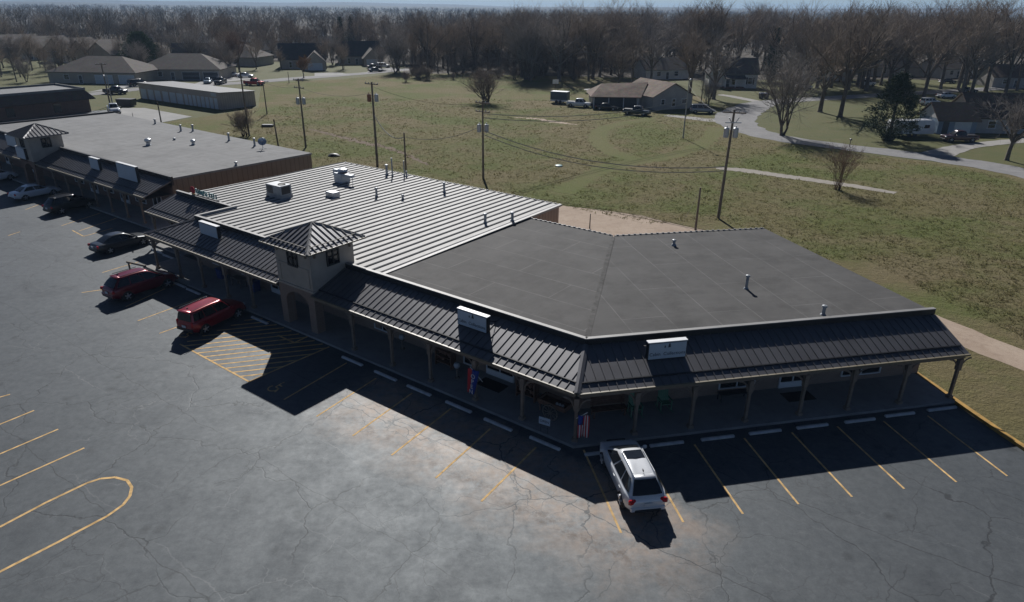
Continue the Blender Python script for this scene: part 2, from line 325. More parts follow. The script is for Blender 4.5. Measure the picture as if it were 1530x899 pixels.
# ------------------------------------------------------------------ mesh helpers
class MB:
    def __init__(s): s.v = []; s.f = []
    def add(s, vs, fs):
        o = len(s.v); s.v.extend([tuple(v) for v in vs]); s.f.extend([tuple(i + o for i in f) for f in fs]); return s
    def hexa(s, p):
        return s.add(p, [(0, 3, 2, 1), (4, 5, 6, 7), (0, 1, 5, 4), (1, 2, 6, 5), (2, 3, 7, 6), (3, 0, 4, 7)])
    def box(s, c, size, rot=0., tilt=None):
        x, y, z = [k / 2 for k in size]
        p = [Vector(q) for q in ((-x, -y, -z), (x, -y, -z), (x, y, -z), (-x, y, -z), (-x, -y, z), (x, -y, z), (x, y, z), (-x, y, z))]
        m = Matrix.Rotation(rot, 3, 'Z')
        if tilt is not None: m = m @ tilt
        return s.hexa([m @ q + Vector(c) for q in p])
    def bevbox(s, c, size, bev, rot=0.):
        x, y, z = [k / 2 for k in size]
        prof = [(-x + bev, -y), (x - bev, -y), (x, -y + bev), (x, y - bev), (x - bev, y), (-x + bev, y), (-x, y - bev), (-x, -y + bev)]
        m = Matrix.Rotation(rot, 3, 'Z'); c = Vector(c)
        rings = []
        for zz, k in ((-z, 1), (z - bev, 1), (z, 1 - bev / max(x, .01))):
            ky = 1 if k == 1 else 1 - bev / max(y, .01)
            rings.append([m @ Vector((a * k, b * ky, zz)) + c for a, b in prof])
        return s.loft(rings)
    def loft(s, rings, cap=True):
        n = len(rings[0]); vs = [q for r in rings for q in r]; fs = []
        for i in range(len(rings) - 1):
            for j in range(n): fs.append((i * n + j, i * n + (j + 1) % n, (i + 1) * n + (j + 1) % n, (i + 1) * n + j))
        if cap: fs.append(tuple(range(n))[::-1]); fs.append(tuple(range((len(rings) - 1) * n, len(rings) * n)))
        return s.add(vs, fs)
    def prism(s, poly, z0, z1):
        n = len(poly)
        a = [(p[0], p[1], z0) for p in poly]; b = [(p[0], p[1], z1) for p in poly]
        return s.add(a + b, [tuple(range(n))[::-1], tuple(range(n, 2 * n))] + [(i, (i + 1) % n, n + (i + 1) % n, n + i) for i in range(n)])
    def slab(s, pts, thick):
        """a flat panel of any orientation given by its top corners, thickness downwards"""
        n = len(pts); a = [Vector(p) for p in pts]; nn = (a[1] - a[0]).cross(a[2] - a[0]).normalized()
        if nn.z < 0: nn = -nn
        b = [p - nn * thick for p in a]
        return s.add(a + b, [tuple(range(n)), tuple(range(n, 2 * n))[::-1]] + [(i, n + i, n + (i + 1) % n, (i + 1) % n) for i in range(n)])
    def tube(s, p0, p1, r0, r1=None, n=8, cap=True):
        r1 = r0 if r1 is None else r1
        p0, p1 = Vector(p0), Vector(p1); d = (p1 - p0).normalized()
        a = d.cross(Vector((0, 0, 1)) if abs(d.z) < .9 else Vector((1, 0, 0))).normalized(); b = d.cross(a)
        rs = [[p + (a * math.cos(2 * math.pi * i / n) + b * math.sin(2 * math.pi * i / n)) * r for i in range(n)] for p, r in ((p0, r0), (p1, r1))]
        return s.loft(rs, cap)
    def path(s, pts, r, n=6):
        for a, b in zip(pts, pts[1:]): s.tube(a, b, r, r, n)
        return s
    def lathe(s, prof, n=16, c=(0, 0, 0), axis='z'):
        rings = []
        for r, h in prof:
            ring = []
            for i in range(n):
                a = 2 * math.pi * i / n
                q = (r * math.cos(a), r * math.sin(a), h)
                if axis == 'y': q = (q[0], h, -q[1])
                ring.append(Vector(q) + Vector(c))
            rings.append(ring)
        return s.loft(rings)
    def quad(s, a, b, c, d): return s.add([a, b, c, d], [(0, 1, 2, 3)])
    def build(s, name, m, parent=None, smooth=False, kind=None):
        me = bpy.data.meshes.new(name)
        me.from_pydata(s.v, [], s.f); me.update()
        root = parent
        while root is not None and root.parent is not None: root = root.parent
        if root is not None and root.get('_world'): me.transform(Matrix.Translation(-root.location))
        if m: me.materials.append(m)
        if smooth:
            for p in me.polygons: p.use_smooth = True
            try: me.set_sharp_from_angle(angle=R(38))
            except Exception: pass
        o = bpy.data.objects.new(name, me); COL.objects.link(o)
        if parent is not None: o.parent = parent
        if kind: o['kind'] = kind
        return o
WORLD_EMPTIES = []
def thing(name, label, cat, loc=(0, 0, 0), rot=0., group=None, world=False):
    """an Empty at the thing's base; with world=True its parts are written in world coordinates"""
    o = bpy.data.objects.new(name, None); COL.objects.link(o); o.empty_display_size = .2
    o.location = Vector(loc); o.rotation_euler = (0, 0, rot); tag(o, label, cat, group)
    if world: o['_world'] = 1; WORLD_EMPTIES.append(o)
    return o
def tag(o, label, cat, group=None):
    o['label'] = label; o['category'] = cat
    if group: o['group'] = group
    return o
def dup(root, loc, rot, label, group=None, scale=1.):
    r = root.copy(); COL.objects.link(r); r.location = Vector(loc); r.rotation_euler = (0, 0, rot); r.scale = (scale,) * 3 if not isinstance(scale, tuple) else scale
    r['label'] = label
    if group: r['group'] = group
    for ch in root.children:
        c = ch.copy(); COL.objects.link(c); c.parent = r
        for g in ch.children:
            d = g.copy(); COL.objects.link(d); d.parent = c
    return r
def text_mb(txt, origin, xdir, zdir, height, depth=.02, spacing=1.0):
    cu = bpy.data.curves.new('t', 'FONT'); cu.body = txt; cu.size = 1; cu.extrude = .5; cu.align_x = 'CENTER'; cu.align_y = 'CENTER'; cu.space_character = spacing
    o = bpy.data.objects.new('t', cu); COL.objects.link(o)
    bpy.context.view_layer.update()
    me = bpy.data.meshes.new_from_object(o.evaluated_get(bpy.context.evaluated_depsgraph_get()))
    x = Vector(xdir).normalized(); z = Vector(zdir).normalized(); y = x.cross(z)   # y points into the sign
    mb = MB(); mb.add([Vector(origin) + x * v.co.x * height + z * v.co.y * height - y * (v.co.z * depth) for v in me.vertices], [tuple(p.vertices) for p in me.polygons])
    bpy.data.objects.remove(o); bpy.data.curves.remove(cu); bpy.data.meshes.remove(me)
    return mb

# ------------------------------------------------------------------ world and light
SUN_EL, SUN_AZ = 34.5, -7.5       # azimuth east of +Y
w = bpy.data.worlds.new('World'); sc.world = w; w.use_nodes = True
nt = w.node_tree; bg = nt.nodes['Background']
sky = nt.nodes.new('ShaderNodeTexSky'); sky.sky_type = 'NISHITA'; sky.sun_disc = False
sky.sun_elevation = R(SUN_EL); sky.sun_rotation = R(SUN_AZ); sky.air_density = .42; sky.dust_density = .1; sky.ozone_density = 3.0
nt.links.new(sky.outputs[0], bg.inputs[0]); bg.inputs[1].default_value = .05
sl = bpy.data.lights.new('sun', 'SUN'); so = bpy.data.objects.new('sun', sl); COL.objects.link(so)
sl.energy = 5.0; sl.angle = R(.5); sl.color = (1, .975, .945)
az, el = R(SUN_AZ), R(SUN_EL)
sv = Vector((math.sin(az) * math.cos(el), math.cos(az) * math.cos(el), math.sin(el)))
so.rotation_euler = sv.to_track_quat('Z', 'Y').to_euler()
sc.view_settings.view_transform = 'Standard'; sc.view_settings.look = 'None'; sc.view_settings.gamma = 1; sc.view_settings.exposure = .05
try: sc.view_settings.use_curve_mapping = False
except Exception: pass

# ------------------------------------------------------------------ the ground
def sheet(name, pts, z, m, kind='structure'):
    mb = MB(); mb.add([(p[0], p[1], z) for p in pts], [tuple(range(len(pts)))])
    o = mb.build(name, MT[m]); o['kind'] = kind
    if o.data.polygons[0].normal.z < 0: o.data.flip_normals()
    return o
def ribbon(name, pts, widths, z, m, sub=8, closed=False, jit=.1):
    P = [Vector((p[0], p[1], 0)) for p in pts]
    out = []; n = len(P)
    for i in range(n if closed else n - 1):
        p0, p1, p2, p3 = (P[(i - 1) % n] if (closed or i) else P[0]), P[i], P[(i + 1) % n], (P[(i + 2) % n] if (closed or i + 2 < n) else P[-1])
        w0 = widths[i] if isinstance(widths, (list, tuple)) else widths; w1 = widths[(i + 1) % n] if isinstance(widths, (list, tuple)) else widths
        for k in range(sub):
            t = k / sub
            out.append((.5 * ((2 * p1) + (p2 - p0) * t + (2 * p0 - 5 * p1 + 4 * p2 - p3) * t * t + (3 * p1 - p0 - 3 * p2 + p3) * t ** 3), w0 + (w1 - w0) * t))
    if not closed: out.append((P[-1], widths[-1] if isinstance(widths, (list, tuple)) else widths))
    vs, fs = [], []; m_ = len(out)
    for i, (p, wd) in enumerate(out):
        a = out[(i + 1) % m_][0] if (closed or i + 1 < m_) else p; b = out[i - 1][0] if (closed or i) else p
        d = (a - b).normalized(); q = Vector((-d.y, d.x, 0)); j, j2 = 1 + rnd.uniform(-jit, jit), 1 + rnd.uniform(-jit, jit)
        vs += [p + q * wd * .5 * j + Vector((0, 0, z)), p - q * wd * .5 * j2 + Vector((0, 0, z))]
    for i in range(m_ if closed else m_ - 1):
        k = (i + 1) % m_; fs.append((2 * i, 2 * i + 1, 2 * k + 1, 2 * k))
    o = MB().add(vs, fs).build(name, MT[m]); o['kind'] = 'structure'
    return o
sheet('ground', [(-9000, -300), (9000, -300), (9000, 7800), (-9000, 7800)], -.03, 'lawn')
MT['litter'] = ground_mat('leaf_litter', (.05, .04, .03), (.078, .062, .044), .08, (.045, .046, .024), 1, .3)
sheet('wood_floor', [(-4000, 2800), (4000, 2800), (4000, 900), (420, 330), G(1530, 122)[:2], G(1345, 118)[:2], (48, 215), (40, 219), (4, 226), (-16, 231.5), (-36, 228), (-40, 262), (-120, 280), (-340, 420), (-800, 600), (-4000, 2000)], -.02, 'litter')
sheet('field', [(24, 34), (24, -12), (60, -12), (95, 60), (105, 70), (70, 88.5), G(1400, 242)[:2], G(1250, 228)[:2], G(1140, 205)[:2], G(1085, 188)[:2], (40, 151), (46, 152), (46, 222), (2, 226), (-16, 231), (-38, 226), G(503, 118)[:2], G(390, 124)[:2], G(386, 160)[:2], G(340, 168)[:2], G(290, 176)[:2], (-64, 126), (-62, 112), (-40, 70), (0, 60), (20, 50)], -.012, 'field')
lot = [RW(22.5, -34)[:2], RW(22.08, -3.2)[:2], RW(22.2, 6)[:2], LW(0, 6)[:2], LW(30, 6)[:2], LW(48, 10)[:2], LW(52, 12)[:2], LW(104, 12)[:2], LW(106, 26)[:2], (-66, 124), (-82, 141), (-160, 110), (-160, -12)]
sheet('parking_lot', lot, .0, 'asphalt')
sheet('concrete_pad', [G(*p)[:2] for p in ((170, 166), (183, 161), (216, 161), (287, 174), (240, 183), (215, 190))], .006, 'pad')
# dirt drive behind the building and round its right end
dd = [LW(50, 33)[:2], LW(34, 31)[:2], LW(23, 31.2)[:2], LW(15, 31)[:2], RW(15, 29.6)[:2], RW(22.6, 29)[:2], RW(25.6, 22)[:2], RW(28, 13)[:2], RW(30.2, 4)[:2], RW(33.5, -7)[:2], RW(37, -18)[:2]]
sheet('dirt_yard', [LW(44, 27)[:2], LW(40, 31)[:2], LW(34, 35)[:2], LW(24, 37.6)[:2], G(900, 313.5)[:2], G(960, 322)[:2], G(1012, 335)[:2], RW(24.2, 30.5)[:2], RW(25.5, 25)[:2], RW(21.5, 21)[:2], (cor(21))[:2], LW(16, 24)[:2]], -.008, 'dirt')
ribbon('dirt_drive', dd[5:], [3.6, 3.6, 3.2, 3.0, 3.1, 3.3], -.004, 'dirt')
# mown paths across the field
ribbon('mown_path', [G(*p)[:2] for p in ((840, 288), (868, 270), (905, 251), (955, 241), (1000, 233), (1040, 219), (1064, 203), (1068, 190))], [3, 2.8, 2.8, 2.8, 2.8, 2.8, 3, 3.4], -.006, 'mown', sub=24, jit=.28)
ribbon('mown_path', [G(*p)[:2] for p in ((948, 238), (912, 226), (893, 208), (900, 193), (930, 184), (975, 178))], [2.8, 3, 3.4, 3, 2.4, 1.4], -.0045, 'mown', sub=24, jit=.28)
# the bare earth streaks in the field
ribbon('bare_soil', [G(*p)[:2] for p in ((462, 192), (500, 202), (550, 214), (590, 224), (640, 246))], [.4, 1.2, 1.7, 1.2, .4], -.008, 'soil', sub=16, jit=.6)
ribbon('bare_soil', [G(*p)[:2] for p in ((768, 175), (800, 177), (830, 182), (862, 186))], [.4, 1.5, 1.8, .5], -.008, 'dirt', sub=16, jit=.6)
# remains of an old concrete slab
ribbon('old_slab', [G(*p)[:2] for p in ((1070, 251), (1110, 254), (1160, 261), (1215, 269), (1270, 277), (1338, 288))], [1.2, 2.4, 2.2, 2.0, 2.0, 1.2], .006, 'slabs', sub=9, jit=.22)
# roads
ribbon('road', [G(*p)[:2] for p in ((1640, 290), (1530, 258), (1400, 236), (1250, 218), (1160, 205), (1110, 190), (1098, 176), (1118, 162), (1153, 152), (1243, 146), (1330, 141), (1470, 133), (1600, 127))], [6, 6, 6, 5.6, 5.8, 7, 8.5, 8, 6, 6, 6, 6, 6], .008, 'road')
ribbon('gravel_drive', [G(*p)[:2] for p in ((995, 172), (1025, 175), (1060, 179), (1095, 180))], [2.4, 3, 4, 4.6], .003, 'gravel')
ribbon('gravel_drive', [G(*p)[:2] for p in ((1075, 141), (1100, 145), (1130, 151), (1150, 155))], [2.6, 2.8, 3, 4], .003, 'gravel')
ribbon('gravel_drive', [G(*p)[:2] for p in ((1395, 232), (1440, 219), (1500, 212), (1580, 205))], [4.5, 3.2, 3, 3], .004, 'gravel')
ribbon('road', [G(*p)[:2] for p in ((100, 143), (150, 139), (206, 133), (300, 127), (380, 122), (440, 117), (503, 112.5), (560, 108), (612, 103))], [6, 6, 6, 6.5, 7, 7, 6.5, 6, 6], .008, 'road')
sheet('driveway', [G(*p)[:2] for p in ((128, 138), (206, 130), (240, 124), (200, 124))], .016, 'pad')
sheet('driveway', [G(*p)[:2] for p in ((285, 127), (380, 118), (360, 108), (310, 118))], .016, 'pad')
sheet('driveway', [G(*p)[:2] for p in ((470, 114), (524, 111), (505, 108), (470, 109))], .016, 'pad')
sheet('driveway', [G(*p)[:2] for p in ((545, 108.5), (600, 103), (585, 100.5), (560, 102))], .016, 'pad')
ribbon('road', [(-330, 392), (-230, 372), (-150, 352), (-60, 352), (0, 372)], 7, .008, 'road')
# sidewalk in front of the shops: a raised slab with a real kerb face
sw = MB()
sw.prism([LW(19.6, 0)[:2], cor(0)[:2], RW(22.06, 0)[:2], RW(22.2, 3.2)[:2], cor(3.2)[:2], LW(19.6, 3.2)[:2]], -.05, .15)
sw.prism([LW(41.2, 0)[:2], LW(19.6, 0)[:2], LW(19.6, 3.3)[:2], LW(41.2, 3.3)[:2]], -.05, .15)
sw.prism([LW(50.4, 3.3)[:2], LW(41.2, 3.3)[:2], LW(41.2, 6.4)[:2], LW(50.4, 9)[:2]], -.05, .15)
sw.prism([LW(101, 5.6)[:2], LW(50.4, 5.6)[:2], LW(50.4, 9)[:2], LW(101, 9)[:2]], -.05, .15)
o = sw.build('sidewalk', MT['walk']); o['kind'] = 'structure'
kb = MB()
ka, kb1, kc = RW(22.3, 3.4), RW(22.08, -3.2), RW(22.5, -34)
for a, b in ((ka, kb1), (kb1, kc)):
    d = (b - a).normalized(); q = Vector((-d.y, d.x, 0)) * .14
    kb.hexa([a - q + Vector((0, 0, -.05)), b - q + Vector((0, 0, -.05)), b + q + Vector((0, 0, -.05)), a + q + Vector((0, 0, -.05)), a - q + Vector((0, 0, .17)), b - q + Vector((0, 0, .17)), b + q + Vector((0, 0, .17)), a + q + Vector((0, 0, .17))])
o = kb.build('kerb', MT['kerbyellow']); o['kind'] = 'structure'

# painted lines
LINES_R = [((872, 672), (928, 796)), ((962, 676), (1021, 780)), ((1037.6, 664), (1110, 767.5)), ((1112, 654.5), (1193, 753)), ((1183, 646), (1273, 742)), ((1251, 637), (1351, 730)), ((1320, 629), (1429, 720)), ((1386, 621), (1505, 711))]
LINES_L = [((518, 542), (424, 597)), ((562, 565), (473, 622)), ((616, 587), (527, 651)), ((674, 610), (585, 680)), ((733, 640), (651, 714)), ((801, 668), (719, 749))]
LINES_X = [((304, 443), (206, 479)), ((338, 462), (238, 498)), ((345, 420), (192, 487)) if False else ((262, 424), (188, 458)), ((207, 391), (153, 407)), ((178, 429), (122, 437)),
           ((128, 338), (60, 352)) if False else ((118, 345), (185, 322)), ((92, 337), (150, 318)), ((38, 313), (62, 304)),
           ((-40, 604), (15, 589)), ((-40, 650), (51, 613)), ((-40, 695), (87, 641)), ((-40, 743), (126, 669))]
pm = MB()
def stripe(a, b, wd=.1, z=.005):
    a, b = Vector(a), Vector(b); d = (b - a).normalized(); q = Vector((-d.y, d.x, 0)) * wd * .5; zz = Vector((0, 0, z))
    pm.quad(a - q + zz, b - q + zz, b + q + zz, a + q + zz)
for a, b in LINES_R + LINES_L + LINES_X: stripe(G(*a), G(*b))
# hatched loading zone in front of the tower
hq = [G(*p) for p in ((269, 514), (372, 570), (492, 518), (383, 472))]
stripe(hq[0], hq[1], .12, .009); stripe(hq[1], hq[2], .12, .009)
hd = (G(385, 520) - G(310, 528)).normalized(); hn = Vector((-hd.y, hd.x, 0))
def clip_line(c, d, poly):
    ts = []
    for i in range(len(poly)):
        a, b = poly[i], poly[(i + 1) % len(poly)]; e = b - a
        den = d.x * e.y - d.y * e.x
        if abs(den) < 1e-9: continue
        u = ((a.x - c.x) * d.y - (a.y - c.y) * d.x) / den * -1 if False else ((c.x - a.x) * d.y - (c.y - a.y) * d.x) / (e.x * d.y - e.y * d.x)
        if 0 <= u <= 1: p = a + e * u; ts.append((p - c).dot(d))
    return (min(ts), max(ts)) if len(ts) >= 2 else None
ctr = sum(hq, Vector()) / 4
k = -12.
while k < 12:
    t = clip_line(ctr + hn * k, hd, hq)
    if t and t[1] - t[0] > .3: stripe(ctr + hn * k + hd * t[0], ctr + hn * k + hd * t[1], .13, .005)
    k += .62
ramp_q = [G(*p) for p in ((415, 501), (440, 512), (463, 501), (432, 489))]
for a, b in zip(ramp_q[:3], ramp_q[1:3]): stripe(a, b, .14, .013)
for q in (((108, 344), (125, 353)), ((125, 353), (168, 341)), ((12, 352), (30, 346))): stripe(G(*q[0]), G(*q[1]), .1, .009)
# long rounded island outline at the lower left
isl = [(-120, 838), (0, 787), (70, 750), (130, 721.5), (150, 715), (172, 713), (190, 717.5), (197, 728), (194, 741), (184, 754), (160, 771), (90, 808), (0, 854), (-120, 915)]
for a, b in zip(isl, isl[1:]): stripe(G(*a), G(*b), .13)
# wheelchair symbols
def wheelchair(c, ux, uy, s=.55):
    f = lambda x, y: c + ux * x * s + uy * y * s
    ring = [f(.55 * math.cos(a), -.35 + .55 * math.sin(a)) for a in [R(150 + i * 22) for i in range(12)]]
    for a, b in zip(ring, ring[1:]): stripe(a, b, .09, .009)
    for q in ((f(-.15, .75), f(-.05, -.05)), (f(-.05, -.05), f(.5, -.1)), (f(.5, -.1), f(.75, -.75)), (f(-.1, .4), f(.4, .4))): stripe(*q, .09, .011)
    stripe(f(-.22, .98), f(-.08, .98), .14, .009)
wheelchair(G(413, 578), -DL, NL); wheelchair(G(286, 502) - DL * -.5, -DL, NL)
o = pm.build('parking_markings', MT['yellow']); o['kind'] = 'structure'

# wheel stops
def wheel_stop_mesh():
    mb = MB(); rings = []
    for x, k in ((-.9, .9), (-.86, 1), (.86, 1), (.9, .9)):
        rings.append([Vector((x, y * k, z)) for y, z in ((-.09, 0), (-.085, .07), (-.05, .12 * k), (.05, .12 * k), (.085, .07), (.09, 0))])
    mb.loft(rings)
    return mb
stop0 = wheel_stop_mesh().build('wheel_stop', MT['stop'])
stops = []
ordn = ['first', 'second', 'third', 'fourth', 'fifth', 'sixth', 'seventh', 'eighth', 'ninth']
for i, p in enumerate(((900, 677), (996, 664), (1072, 655), (1143, 646), (1213.5, 637.5), (1284.5, 629), (1344, 620), (1407, 611.5))):
    stops.append((G(*p), AR, 'pale concrete wheel stop at the nose of the silver crossover' if i == 0 else 'pale concrete wheel stop before the right wing, %s right of the silver crossover' % ordn[i - 1]))
for i, p in enumerate(((814, 663), (744, 635), (685, 608.5), (626, 584), (576, 562), (526.5, 540))):
    stops.append((G(*p), AL, 'pale concrete wheel stop before the left wing, %s left of the corner porch post' % ordn[i]))
for p, l in (((388, 479), 'pale concrete wheel stop ahead of the striped zone, left of the tower'), ((316, 449), 'pale concrete wheel stop right beside the bright red boxy SUV'), ((289, 436), 'pale concrete wheel stop midway between the maroon and red SUVs'),
             ((268, 426), 'pale concrete wheel stop just right of the nose of the maroon SUV'), ((252, 384), 'concrete wheel stop in the porch shade, left of the cross-shaped porch end post'), ((235, 376), 'concrete wheel stop right of the nose of the charcoal sedan'),
             ((178, 321), 'concrete wheel stop before the far building, nearest the charcoal sedan'), ((158, 315), 'concrete wheel stop right beside the nose of the black crossover')):
    stops.append((G(*p), AL, l))
for i, (p, a, l) in enumerate(stops):
    o = stop0 if i == 0 else stop0.copy()
    if i: COL.objects.link(o)
    o.location = p; o.rotation_euler = (0, 0, a); tag(o, l, 'wheel stop', 'concrete wheel stops along the sidewalk')

# ------------------------------------------------------------------ near strip mall
ZE, ZT, ZP, ZR = 2.95, 4.0, 4.32, 4.16       # eave, top of canopy, parapet top, roof
NE, NT = .3, 3.15                             # n of eave and of shop front
mall = thing('strip_mall', 'strip mall with dark canopy roofs, pale ribbed metal roof and a square corner tower', 'building', C0, world=True)
# solid bodies (shop walls)
wl = MB()
wl.prism([cor(NT)[:2], RW(22.3, NT)[:2], RW(21.5, 19.6)[:2], cor(20)[:2], LW(16.75, 19.9)[:2], LW(16.75, NT)[:2]], .0, 3.95)
wl.build('shop_wall', MT['brick'], mall)
wm = MB()
wm.prism([LW(16.752, NT)[:2], LW(16.752, 24.6)[:2], LW(45.2, 24.6)[:2], LW(46.4, 6.5)[:2], LW(37.9, 6.5)[:2], LW(37.9, NT)[:2]], 0, 3.95)
wmo = wm.build('shop_wall', MT['tanmetal'], mall)
bk = MB()   # brick facing on the middle section's shop fronts
for a, b in ((LW(37.9, NT - .06), LW(16.8, NT - .06)), (LW(46.35, 6.44), LW(38, 6.44)), (LW(37.96, 6.4), LW(37.96, NT))):
    d = (b - a).normalized(); q = Vector((d.y, -d.x, 0)) * .05
    bk.hexa([a, b, b - q, a - q] + [p + Vector((0, 0, 3.5)) for p in (a, b, b - q, a - q)])
bk.build('brick_facing', MT['brick'], mall)
# roofs
def rdeck(name, pts, z0, z1, nmax, m, fr):
    P = []
    for s, n in pts: P.append(fr(s, n, z0 + (z1 - z0) * (n - NT) / (nmax - NT)))
    return MB().slab(P, .2).build(name, MT[m], mall)
rdeck('flat_roof', [(KM * 3.3, 3.3), (16.7, 3.3), (16.7, 19.9), (KM * 20, 20)], ZR, ZR - .1, 20, 'roofL', LW)
rdeck('flat_roof', [(KM * 3.3, 3.3), (KM * 20, 20), (21.45, 19.75), (22.3, 3.3)], ZR, ZR - .1, 20, 'roofR', RW)
mv = MB()   # light welded strip on the mitre between the two roof halves
for t0, t1, wd in ((3.4, 19.7, .14),):
    a, b = cor(t0) + Vector((0, 0, ZR + .01)), cor(t1) + Vector((0, 0, ZR - .06)); d = (b - a).normalized(); q = Vector((-d.y, d.x, 0)) * wd
    mv.slab([a - q, b - q, b + q, a + q], .006)
mv.build('mitre_strip', mat('mitre_membrane', (.092, .09, .087), .9, spec=.15, var=.35, vs=2), mall)
# parapets: dark front face and pale capping
pf, pc = MB(), MB()
def parapet(a, b, face=True, th=.2, z0=3.6, zt=ZP):
    d = (b - a).normalized(); q = Vector((-d.y, d.x, 0))
    if q.dot(NL) < 0 and abs(q.dot(NL)) > .3: q = -q
    if face: pf.hexa([a + Vector((0, 0, z0)), b + Vector((0, 0, z0)), b + q * th + Vector((0, 0, z0)), a + q * th + Vector((0, 0, z0)), a + Vector((0, 0, zt)), b + Vector((0, 0, zt)), b + q * th + Vector((0, 0, zt)), a + q * th + Vector((0, 0, zt))])
    e = .02
    pc.hexa([p + Vector((0, 0, zt + .002)) for p in (a - q * e, b - q * e, b + q * (th + e), a + q * (th + e))] + [p + Vector((0, 0, zt + .05)) for p in (a - q * e, b - q * e, b + q * (th + e), a + q * (th + e))])
parapet(LW(19.8, NT), LW(KM * NT, NT)); parapet(RW(KM * NT + .02, NT), RW(22.35, NT))
parapet(LW(37.9, NT), LW(23.6, NT)); parapet(LW(46.6, 6.5), LW(38.1, 6.5))
jg = MB()
a, b = LW(37.9, 3.36), LW(37.9, 6.9)
jg.hexa([p + Vector((0, 0, z)) for z in (3.6, ZP) for p in (a, b, b - DL * .2, a - DL * .2)])
pf.build('parapet', MT['bronzedark'], mall)
jo = jg.build('parapet', mat('blue_grey_flashing', (.2, .235, .27), .4, .4), mall)
pc.hexa([p + Vector((0, 0, z)) for z in (ZP + .002, ZP + .05) for p in (a + DL * .02, b + DL * .02, b - DL * .22, a - DL * .22)])
pc.build('parapet_capping', MT['cap'], mall)
# ribbed pale metal roof
mr = MB()
mr.slab([LW(16.7, 3.35, ZR + .02), LW(37.75, 3.35, ZR + .02), LW(37.75, 24.9, ZR - .06), LW(16.7, 24.9, ZR - .06)], .12)
mr.slab([LW(37.75, 6.7, ZR + .008), LW(45.6, 6.7, ZR + .008), LW(45.1, 24.9, ZR - .06), LW(37.75, 24.9, ZR - .06)], .12)
mro = mr.build('metal_roof', MT['metalroof'], mall)
rb = MB()
s = 17.0; RP = .78
while s < 45.4:
    n0 = 3.36 if s < 37.6 else 6.72
    if not (19.7 < s < 23.8 and False):
        if 19.9 < s < 23.7: n0 = 4.4
        za = lambda n: ZR + .022 - .08 * (n - 3.35) / 21.55
        wd, h = .075, .05
        rings = [[LW(s + x, n, za(n) + zz) for x, zz in ((-wd - .05, 0), (-wd, h), (wd, h), (wd + .05, 0))] for n in (n0, 24.92)]
        rb.loft(rings)
    s += RP
rb.build('roof_rib', MT['metalrib'], mro)
vg = MB()
vg.box(LW(16.72, 14.1, ZR + .03), (.3, 21.4, .06), AL); vg.build('roof_edge_trim', MT['cap'], mall)
eg = MB()
for a, b in ((RW(KM * 20 + .1, 20.1, ZR - .12), RW(21.4, 19.85, ZR - .12)), (LW(KM * 20 + .1, 20.1, ZR - .12), LW(16.7, 20.0, ZR - .12)), (LW(16.7, 25.0, ZR - .1), LW(45.1, 25.0, ZR - .1))):
    d = b - a; eg.box((a + b) / 2, (d.length, .12, .12), math.atan2(d.y, d.x))
    k = int(d.length / .45)
    for i in range(k): eg.box(a + d * (i + .5) / k + Vector((0, 0, .085)), (.16, .1, .05), math.atan2(d.y, d.x))
eg.build('rear_gutter', MT['cap'], mall)

